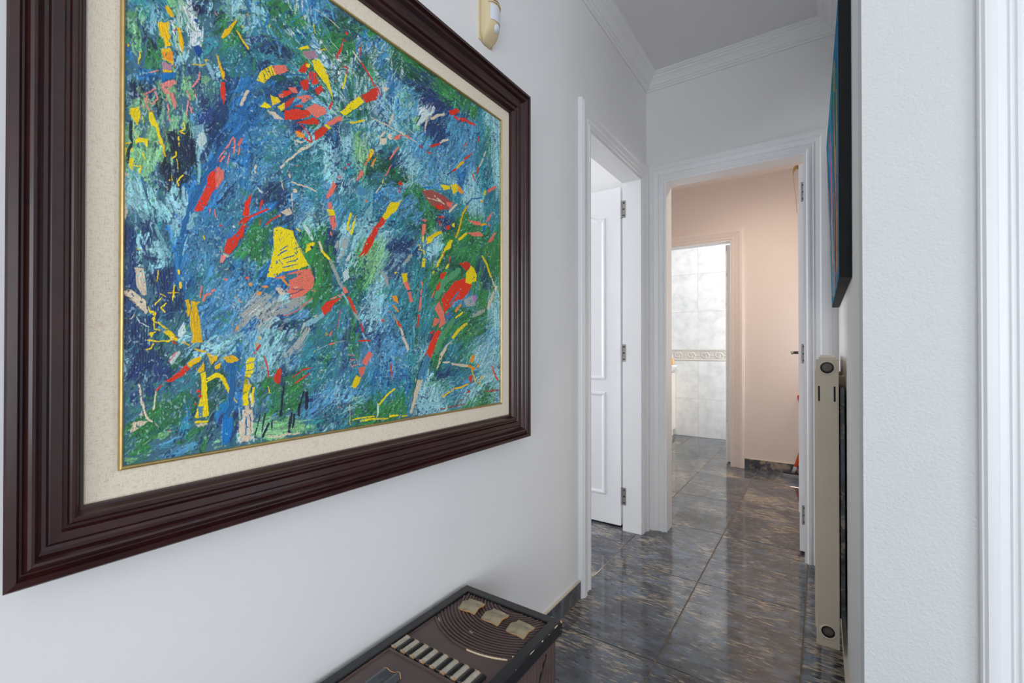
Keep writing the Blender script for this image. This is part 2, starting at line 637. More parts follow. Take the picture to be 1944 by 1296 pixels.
def door_leaf(name, parent, width, height, thick, arch=True):
    """leaf in local axes: hinge edge at u=0, face A at v=0, face B at v=-thick"""
    bm = boxes((0, width, -thick, 0, .012, height))
    leaf = obj(name, bm, M['enamel_door'], parent, bevel=.002, segs=1)
    st = .092
    a, b = st, width - st

    def ring_pts(lo, hi, arched):
        pts = [(a, lo), (b, lo), (b, hi)]
        if arched:
            r = .055
            for k in range(1, 7):   # a shouldered arch on top
                q = k / 6
                pts.append((b - .05 - (q * (b - a - .10)) / 1.0, hi + r * math.sin(math.pi * q) ** .8) if 0 < k < 6 else (b - .05 - q * (b - a - .10), hi))
            pts.insert(3, (b - .05, hi))
        pts.append((a, hi))
        return pts
    for lo, hi, ar in ((.18, .795, False), (.867, 1.84, arch)):
        pts = ring_pts(lo, hi, ar)
        cx = sum(p[0] for p in pts) / len(pts)
        cz = sum(p[1] for p in pts) / len(pts)
        for sgn, base in ((1, 0), (-1, -thick)):
            bm = bmesh.new()
            prof = [(0, 0), (.004, .005), (.012, .006), (.020, .003), (.026, 0.0005)]
            rings = []
            n = len(pts)
            for i in range(n):
                p0, p1, p2 = Vector(pts[i - 1]), Vector(pts[i]), Vector(pts[(i + 1) % n])
                d1, d2 = (p1 - p0).normalized(), (p2 - p1).normalized()
                m = Vector((-d1.y, d1.x)) + Vector((-d2.y, d2.x))
                m = m / max(.3, m.dot(Vector((-d1.y, d1.x))))
                rings.append([(p1.x + m.x * w, base + sgn * hh, p1.y + m.y * w) for w, hh in prof])
            strip(bm, rings, closed_ring=False, cap=False, loop=True)
            obj('panel_moulding', bm, M['enamel_door'], leaf)
    return leaf


def lever(parent, u, z, thick):
    for s, base in ((1, 0.0), (-1, -thick)):
        bm = bmesh.new()
        lathe(bm, [(0, 0), (.024, 0), (.024, s * .006), (.021, s * .008), (.010, s * .009), (.009, s * .045), (0, s * .045)], (u, base, z), 'y', 20)
        tube(bm, [(u, base + s * .045, z), (u - .03, base + s * .052, z + .002), (u - .08, base + s * .050, z), (u - .115, base + s * .048, z - .004)], [.009, .009, .0085, .007], 10)
        obj('door_handle', bm, M['hinge'], parent, smooth=True)


# door 1: bedroom door in the left wall, swung open into the bedroom
d1 = structure(empty('door_1', (XL, D1[1], 0)))
off = Vector(d1.location)


def child_fix(o, p):
    o.matrix_parent_inverse = Matrix.Translation(-Vector(p.location))


bm = bmesh.new()
U_casing(bm, lambda s, z, p: (XL + p, s, z), D1[0], D1[1], DH, CASING)
o = obj('door_casing', bm, M['enamel'], d1); child_fix(o, d1)
bm = bmesh.new()
U_casing(bm, lambda s, z, p: (XL - .1 - p, s, z), D1[0] - .05, D1[1] + .06, DH + .05, CASING)
o = obj('door_casing', bm, M['enamel'], d1); child_fix(o, d1)
JT = .018
o = obj('door_jamb', boxes((XL - .102, XL + .008, D1[0], D1[0] + .012, 0, DH - .012), (XL - .102, XL + .008, D1[1] - .012, D1[1], 0, DH - .012), (XL - .102, XL + .008, D1[0], D1[1], DH - .012, DH)), M['enamel'], d1)
child_fix(o, d1)
leaf = door_leaf('door_leaf', d1, .69, 2.012, .035)
leaf.location = Vector((XL - .126, D1[1] + .018, 0)) - off
leaf.rotation_euler = (0, 0, math.pi)       # u runs along -x, face A looks to -y
lever(leaf, .63, 1.03, .035)
for z in (.20, 1.03, 1.865):
    hh = hinge(d1, XL - .107, D1[1] - .013, z, 'x', 1)
    child_fix(hh, d1)

# door 2: at the end of the hall, swung open into the passage
d2 = structure(empty('door_2', (D2[1], YE, 0)))
bm = bmesh.new()
U_casing(bm, lambda s, z, p: (s, YE - p, z), D2[0], D2[1], DH, CASING)
o = obj('door_casing', bm, M['enamel'], d2); child_fix(o, d2)
bm = bmesh.new()
U_casing(bm, lambda s, z, p: (s, YE + .1 + p, z), D2[0], D2[1], DH, CASING)
o = obj('door_casing', bm, M['enamel'], d2); child_fix(o, d2)
o = obj('door_jamb', boxes((D2[0], D2[0] + .012, YE - .008, YE + .102, 0, DH - .012), (D2[1] - .012, D2[1], YE - .008, YE + .102, 0, DH - .012), (D2[0], D2[1], YE - .008, YE + .102, DH - .012, DH)), M['enamel'], d2)
child_fix(o, d2)
leaf2 = door_leaf('door_leaf', d2, .68, 2.012, .04)
leaf2.location = Vector((D2[1] - .036, YE + .106, 0)) - Vector(d2.location)
leaf2.rotation_euler = (0, 0, math.radians(90 + .6))   # u runs along +y, face A looks to -x
lever(leaf2, .62, 1.03, .04)
for z in (.20, 1.03, 1.865):
    bm = bmesh.new()
    box(bm, .010, .034, -.0015, .0015, z - .05, z + .05)
    hh = obj('hinge_plate', bm, M['hinge'], leaf2, bevel=.0007, segs=1)
    hh.rotation_euler = (0, 0, -math.pi / 2)
    hh.location = (-.0005, 0, 0)
    bm = bmesh.new()
    for dz in (-.036, 0, .036):
        lathe(bm, [(0, -.0025), (.0045, -.0025), (.0045, .001), (0, .001)], (.020, 0, z + dz), 'y', 10)
    ss = obj('screw', bm, M['dark'], hh)
# door 3: bathroom door, swung open into the bathroom
d3 = structure(empty('door_3', (D3[1], YP, 0)))
bm = bmesh.new()
U_casing(bm, lambda s, z, p: (s, YP - p, z), D3[0], D3[1], DH, CASING)
o = obj('door_casing', bm, M['passage'], d3); child_fix(o, d3)
o = obj('door_jamb', boxes((D3[0], D3[0] + .012, YP - .008, YP + .102, 0, DH - .012), (D3[1] - .012, D3[1], YP - .008, YP + .102, 0, DH - .012), (D3[0], D3[1], YP - .008, YP + .102, DH - .012, DH)), M['enamel'], d3)
child_fix(o, d3)
leaf3 = door_leaf('door_leaf', d3, .68, 2.012, .04)
leaf3.location = Vector((D3[1] - .066, YP + .108, 0)) - Vector(d3.location)
leaf3.rotation_euler = (0, 0, math.radians(90))
lever(leaf3, .62, 1.03, .04)
obj('edge_band', boxes((-.0015, .0005, -.012, .0015, .014, 2.0)), M['stained'], leaf3)
# door 4: closed door in the near wall
d4 = structure(empty('door_4', (DN[0], YN, 0)))
bm = bmesh.new()
U_casing(bm, lambda s, z, p: (s, YN - p, z), DN[0], DN[1], DH, [(w * .56, p * .8) for w, p in CASING])
o = obj('door_casing', bm, M['enamel'], d4); child_fix(o, d4)
leaf4 = door_leaf('door_leaf', d4, DN[1] - DN[0] - .006, 2.02, .04)
leaf4.location = Vector((DN[1] - .003, YN + .05, 0)) - Vector(d4.location)
leaf4.rotation_euler = (0, 0, math.pi)
lever(leaf4, .68, 1.03, .04)

# ------------------------------------------------------------------ bathroom tiles
TW = .307
rows = [(0, .452), (.452, .905), (1.04, 1.49), (1.49, 1.94), (1.94, 2.39), (2.39, ZC)]
tcache = {}
for z0, z1 in rows:
    for k in range(-4, 5):
        x0 = -1.223 + TW * k
        x1 = x0 + TW
        x0, x1 = max(x0, -2.3), min(x1, .3)
        if x1 - x0 < .02:
            continue
        key = (round(x1 - x0, 3), round(z1 - z0, 3))
        if key not in tcache:
            w, hh = key
            bm = boxes((-w / 2 + .0012, w / 2 - .0012, 0, .007, .0012, hh - .0012))
            bmesh.ops.recalc_face_normals(bm, faces=bm.faces[:])
            bmesh.ops.bevel(bm, geom=[e for e in bm.edges if all(v.co.y < .001 for v in e.verts)], offset=.0015, segments=1, affect='EDGES')
            me = bpy.data.meshes.new('wall_tile')
            bm.to_mesh(me)
            bm.free()
            me.materials.append(M['marble'])
            tcache[key] = me
        t = bpy.data.objects.new('wall_tile', tcache[key])
        t.location = ((x0 + x1) / 2, YB, z0)
        t.parent = wall_bath
        C.objects.link(t)


def border_mesh(w, hh):
    """relief border tile: scroll pattern pressed between two ropes"""
    nx, nz = 64, 28
    bm = bmesh.new()
    g = []
    for j in range(nz + 1):
        row = []
        for i in range(nx + 1):
            u, v = i / nx, j / nz
            x, z = (u - .5) * (w - .002), v * hh
            e = min(v, 1 - v)
            d = .006 if e < .03 else (.012 if e < .11 else .004)
            if e > .16:
                for c in (.25, .75):
                    du, dv = (u - c) * w / hh, v - .5
                    rr = math.hypot(du, dv)
                    an = math.atan2(dv, du)
                    d += .007 * max(0, math.sin(rr * 26 + an * 2)) * math.exp(-(rr / .42) ** 4)
                d += .003 * max(0, math.cos(u * 4 * math.pi) * math.sin(v * 18))
            row.append(bm.verts.new((x, .008 - d, z)))
        g.append(row)
    for j in range(nz):
        for i in range(nx):
            bm.faces.new((g[j][i], g[j][i + 1], g[j + 1][i + 1], g[j + 1][i]))
    me = bpy.data.meshes.new('border_tile')
    bm.to_mesh(me)
    bm.free()
    me.shade_smooth()
    me.materials.append(M['relief'])
    return me


bme = border_mesh(TW, .135)
for k in range(-3, 4):
    t = bpy.data.objects.new('border_tile', bme)
    t.location = (-1.223 + TW * (k + .5), YB, .905)
    t.parent = wall_bath
    C.objects.link(t)

# ------------------------------------------------------------------ paint data, in half millimetres on the canvas
# blobs: colour, centre, radii, stroke angle; marks: colour, kind (polygon, line, dot), width, points
PAINT_BLOBS = '''
F22,1338,17,54,86 G35,1305,17,41,82 D53,1321,13,41,90 L69,1353,11,56,90 W155,1418,30,59,85 L173,1369,20,29,85 D221,1474,33,36,68 K227,1447,27,30,56 
F299,1535,30,25,59 T227,1406,33,24,44 G67,1250,20,42,90 B13,1210,15,32,90 S74,1220,23,16,69 U85,1194,42,14,30 F142,1202,25,44,90 L147,1281,30,35,81 
T213,1362,27,30,56 T299,1361,45,48,48 N293,1262,35,38,73 B314,1240,30,64,73 D24,1134,6,54,90 F22,1064,26,32,82 F122,1122,24,43,85 D93,1109,9,34,90 
N227,1169,33,37,67 S186,1135,26,30,81 L232,1311,14,30,81 F213,1239,21,24,81 N186,1241,21,30,74 K147,1390,20,17,75 T362,1494,38,39,43 
G492,1640,80,31,38 L349,1546,25,32,55 U522,1608,60,32,65 G412,1519,40,20,33 N429,1481,86,20,32 T429,1450,68,27,35 G658,1627,85,57,55 
K701,1749,53,31,53 N658,1745,42,22,48 L724,1797,36,19,53 G842,1772,74,41,51 N500,1396,73,28,46 B395,1294,49,50,65 N464,1308,53,20,52 
S701,1535,44,58,71 W808,1630,48,48,79 F793,1541,47,48,79 S576,1360,59,44,51 W867,1711,40,33,63 L710,1461,35,46,79 B362,1195,48,33,52 
G793,1399,57,24,42 F746,1359,45,23,42 G894,1784,41,33,46 S947,1754,65,51,50 L920,1697,53,34,62 K1090,1741,121,36,4 N1217,1730,99,57,4 
G1341,1751,86,49,4 L1002,1586,84,66,69 S1031,1511,69,53,60 L920,1441,63,63,69 T1031,1466,69,44,53 N1356,1668,109,29,39 W1217,1578,52,38,59 
N1284,1524,69,58,58 S1509,1589,96,78,76 L1820,1740,58,115,90 G1753,1628,28,85,75 G1550,1765,49,53,65 F1152,1503,37,37,59 T975,1334,83,43,46 
S1393,1593,74,40,57 F920,1633,53,34,78 G1060,1794,88,26,5 F22,949,32,54,82 F93,1004,19,57,78 D127,929,37,58,90 D160,955,31,53,90 N232,1057,19,77,73 
L197,1050,10,45,85 S58,864,27,33,98 L39,817,33,55,107 L122,782,37,58,98 S17,743,21,41,90 B227,962,16,92,69 S284,918,44,47,65 N284,902,17,38,57 
B186,888,21,60,69 T299,826,45,48,48 N51,709,13,33,98 B270,771,43,37,56 B330,1062,24,48,72 U324,962,12,48,85 S147,744,38,35,98 T110,750,24,23,81 
B362,1123,48,49,65 S429,1166,41,34,44 T429,1080,51,41,42 S412,1006,50,40,49 T556,1064,54,51,62 L649,1151,50,45,62 N688,1238,26,46,90 
U688,1231,13,38,90 L746,1273,27,47,90 S793,1311,38,48,79 T770,1141,56,48,53 F817,1239,29,81,90 N446,948,52,51,48 S537,956,45,43,47 T596,954,48,44,61 
S701,963,53,46,69 L737,1052,45,47,60 T793,967,57,48,59 L576,875,47,44,53 B429,823,51,51,54 G378,778,39,40,55 G446,799,34,41,62 S518,879,37,42,54 
N719,1027,22,39,69 L817,871,58,32,58 K867,1132,30,50,60 T867,1049,30,62,59 L867,1341,30,62,84 L899,1353,41,50,53 L1108,1253,61,68,67 
S1250,1372,101,72,66 N1298,1522,84,49,58 N1031,1272,69,53,51 K1002,1192,84,44,37 B1469,1341,78,51,76 S1469,1424,94,62,48 L1378,1302,59,40,82 
T1725,1541,55,140,63 L1810,1629,58,173,90 S1002,1130,84,26,23 G1152,1128,63,37,35 S1102,1023,91,68,48 K1121,990,74,46,48 T1031,961,86,53,48 
L947,899,65,43,41 G1250,1035,40,72,76 N1356,1045,72,29,38 T1430,1129,61,51,54 L1592,1305,51,64,82 L1635,1181,69,65,82 G1509,1044,64,63,63 
G1635,1072,87,54,36 T1772,1187,75,85,74 B915,1036,31,38,78 S1284,1238,104,19,16 N11,627,17,68,86 L37,632,11,41,88 N58,658,11,42,94 L78,639,14,42,94 
T112,673,24,34,73 B147,620,15,88,85 S186,656,39,45,85 T178,565,39,45,64 N93,555,31,42,85 N134,501,25,43,85 N11,423,25,54,74 N39,383,26,41,65 
S284,545,59,47,62 S270,449,58,63,53 L255,370,43,31,42 B227,462,33,46,63 F6,450,10,21,38 G142,428,20,23,45 T97,412,28,28,45 K110,355,19,28,63 
B299,627,36,38,54 T270,639,35,31,55 F107,355,14,28,64 T17,355,21,16,46 G395,708,39,60,71 B429,663,27,102,66 S356,586,38,49,62 G624,673,41,112,84 
G649,562,50,57,58 T637,467,50,56,58 V395,489,66,50,51 L518,533,37,28,41 N481,449,43,28,31 L446,388,41,41,59 L412,354,40,34,70 V537,372,38,43,48 
T596,390,48,37,58 S701,450,53,46,57 N679,777,26,46,69 L746,750,27,59,68 L756,660,27,39,68 F867,749,40,62,67 G793,636,38,80,67 T817,557,48,49,56 
L867,540,40,50,46 N760,413,18,47,84 G784,413,18,60,84 B346,371,18,49,70 S518,479,44,21,31 N576,445,47,22,39 T701,645,35,46,58 K412,575,27,27,52 
L608,473,32,22,44 F910,798,52,63,67 N1049,845,70,44,47 L1284,888,55,48,76 G1469,911,94,51,44 K1430,838,76,41,28 N1002,735,67,44,46 T1152,724,63,69,76 
T1060,577,88,67,54 L920,566,53,63,77 S947,503,65,51,55 L899,458,41,50,55 G1271,667,41,97,48 G1393,746,89,25,34 G1341,625,57,59,52 T1230,543,40,119,69 
N1230,423,53,38,63 T1184,446,38,70,83 G1341,376,43,99,56 G1550,431,124,79,38 L1820,581,39,115,90 S1725,406,92,67,36 L1679,361,89,55,36 
G1679,683,44,83,74 N1734,773,55,56,60 G1820,842,39,144,81 S1550,617,66,42,61 L1190,352,39,56,83 S1014,396,68,53,33 N894,395,41,50,54 
B1393,513,59,30,31 T1108,489,48,68,64 G1509,509,80,31,26 N58,288,34,50,81 N17,207,21,27,64 L2,277,6,40,88 G112,170,29,34,72 G51,93,45,33,40 
G112,135,36,23,40 T134,211,30,29,30 S122,37,37,29,13 G28,41,33,22,21 G186,56,31,36,60 N241,62,28,31,60 K244,192,28,37,61 B305,229,18,64,85 
U281,71,11,63,88 L336,63,15,49,88 N302,68,12,38,88 T13,159,21,21,30 S85,95,18,17,40 F85,73,28,17,33 F6,24,21,13,7 T147,92,20,35,81 B152,135,12,44,88 
G168,44,31,17,25 F249,17,22,9,12 T278,151,17,25,38 B349,364,19,49,75 L405,337,33,50,60 L456,357,35,41,69 T616,327,61,37,36 S522,346,45,43,48 
N511,257,29,21,47 G518,221,44,28,31 G522,149,45,28,29 G412,187,33,27,37 G456,103,42,34,35 F439,60,52,20,6 N471,154,7,52,84 S429,141,20,41,84 
T658,250,63,45,56 T616,196,49,44,56 N742,285,36,47,84 G658,326,42,45,67 S701,189,53,46,55 N576,162,23,44,73 S637,118,62,37,33 N637,81,41,22,21 
L715,184,26,46,66 T679,56,52,30,31 G842,76,49,33,30 L770,116,56,24,21 L395,263,26,26,28 T842,200,59,49,53 L671,46,25,23,54 E346,100,15,49,88 
F481,33,54,14,0 G784,357,18,48,84 S842,150,59,41,31 S947,414,65,51,54 S1002,371,67,44,33 S975,275,99,52,83 B1002,212,101,52,87 T1121,279,24,115,83 
L1177,371,32,56,83 S1203,253,32,56,69 G1313,347,42,98,56 T1393,322,59,75,49 T1469,347,78,62,48 G1592,400,102,64,37 L1725,346,92,67,46 
L1772,231,75,68,24 N1393,221,74,40,37 T1469,186,94,51,17 G1341,148,57,39,26 L1271,105,82,48,75 L1271,51,82,29,0 T975,153,83,43,77 G975,75,83,34,51 
N986,100,44,26,39 G1060,101,47,53,76 L1184,65,38,47,76 L1592,76,85,53,45 G1679,52,89,44,44 L1791,41,57,45,7 T1415,67,75,30,16 L1171,348,25,46,83 
B1102,165,24,68,87 S1509,136,80,42,25 F1158,241,12,41,83 
'''
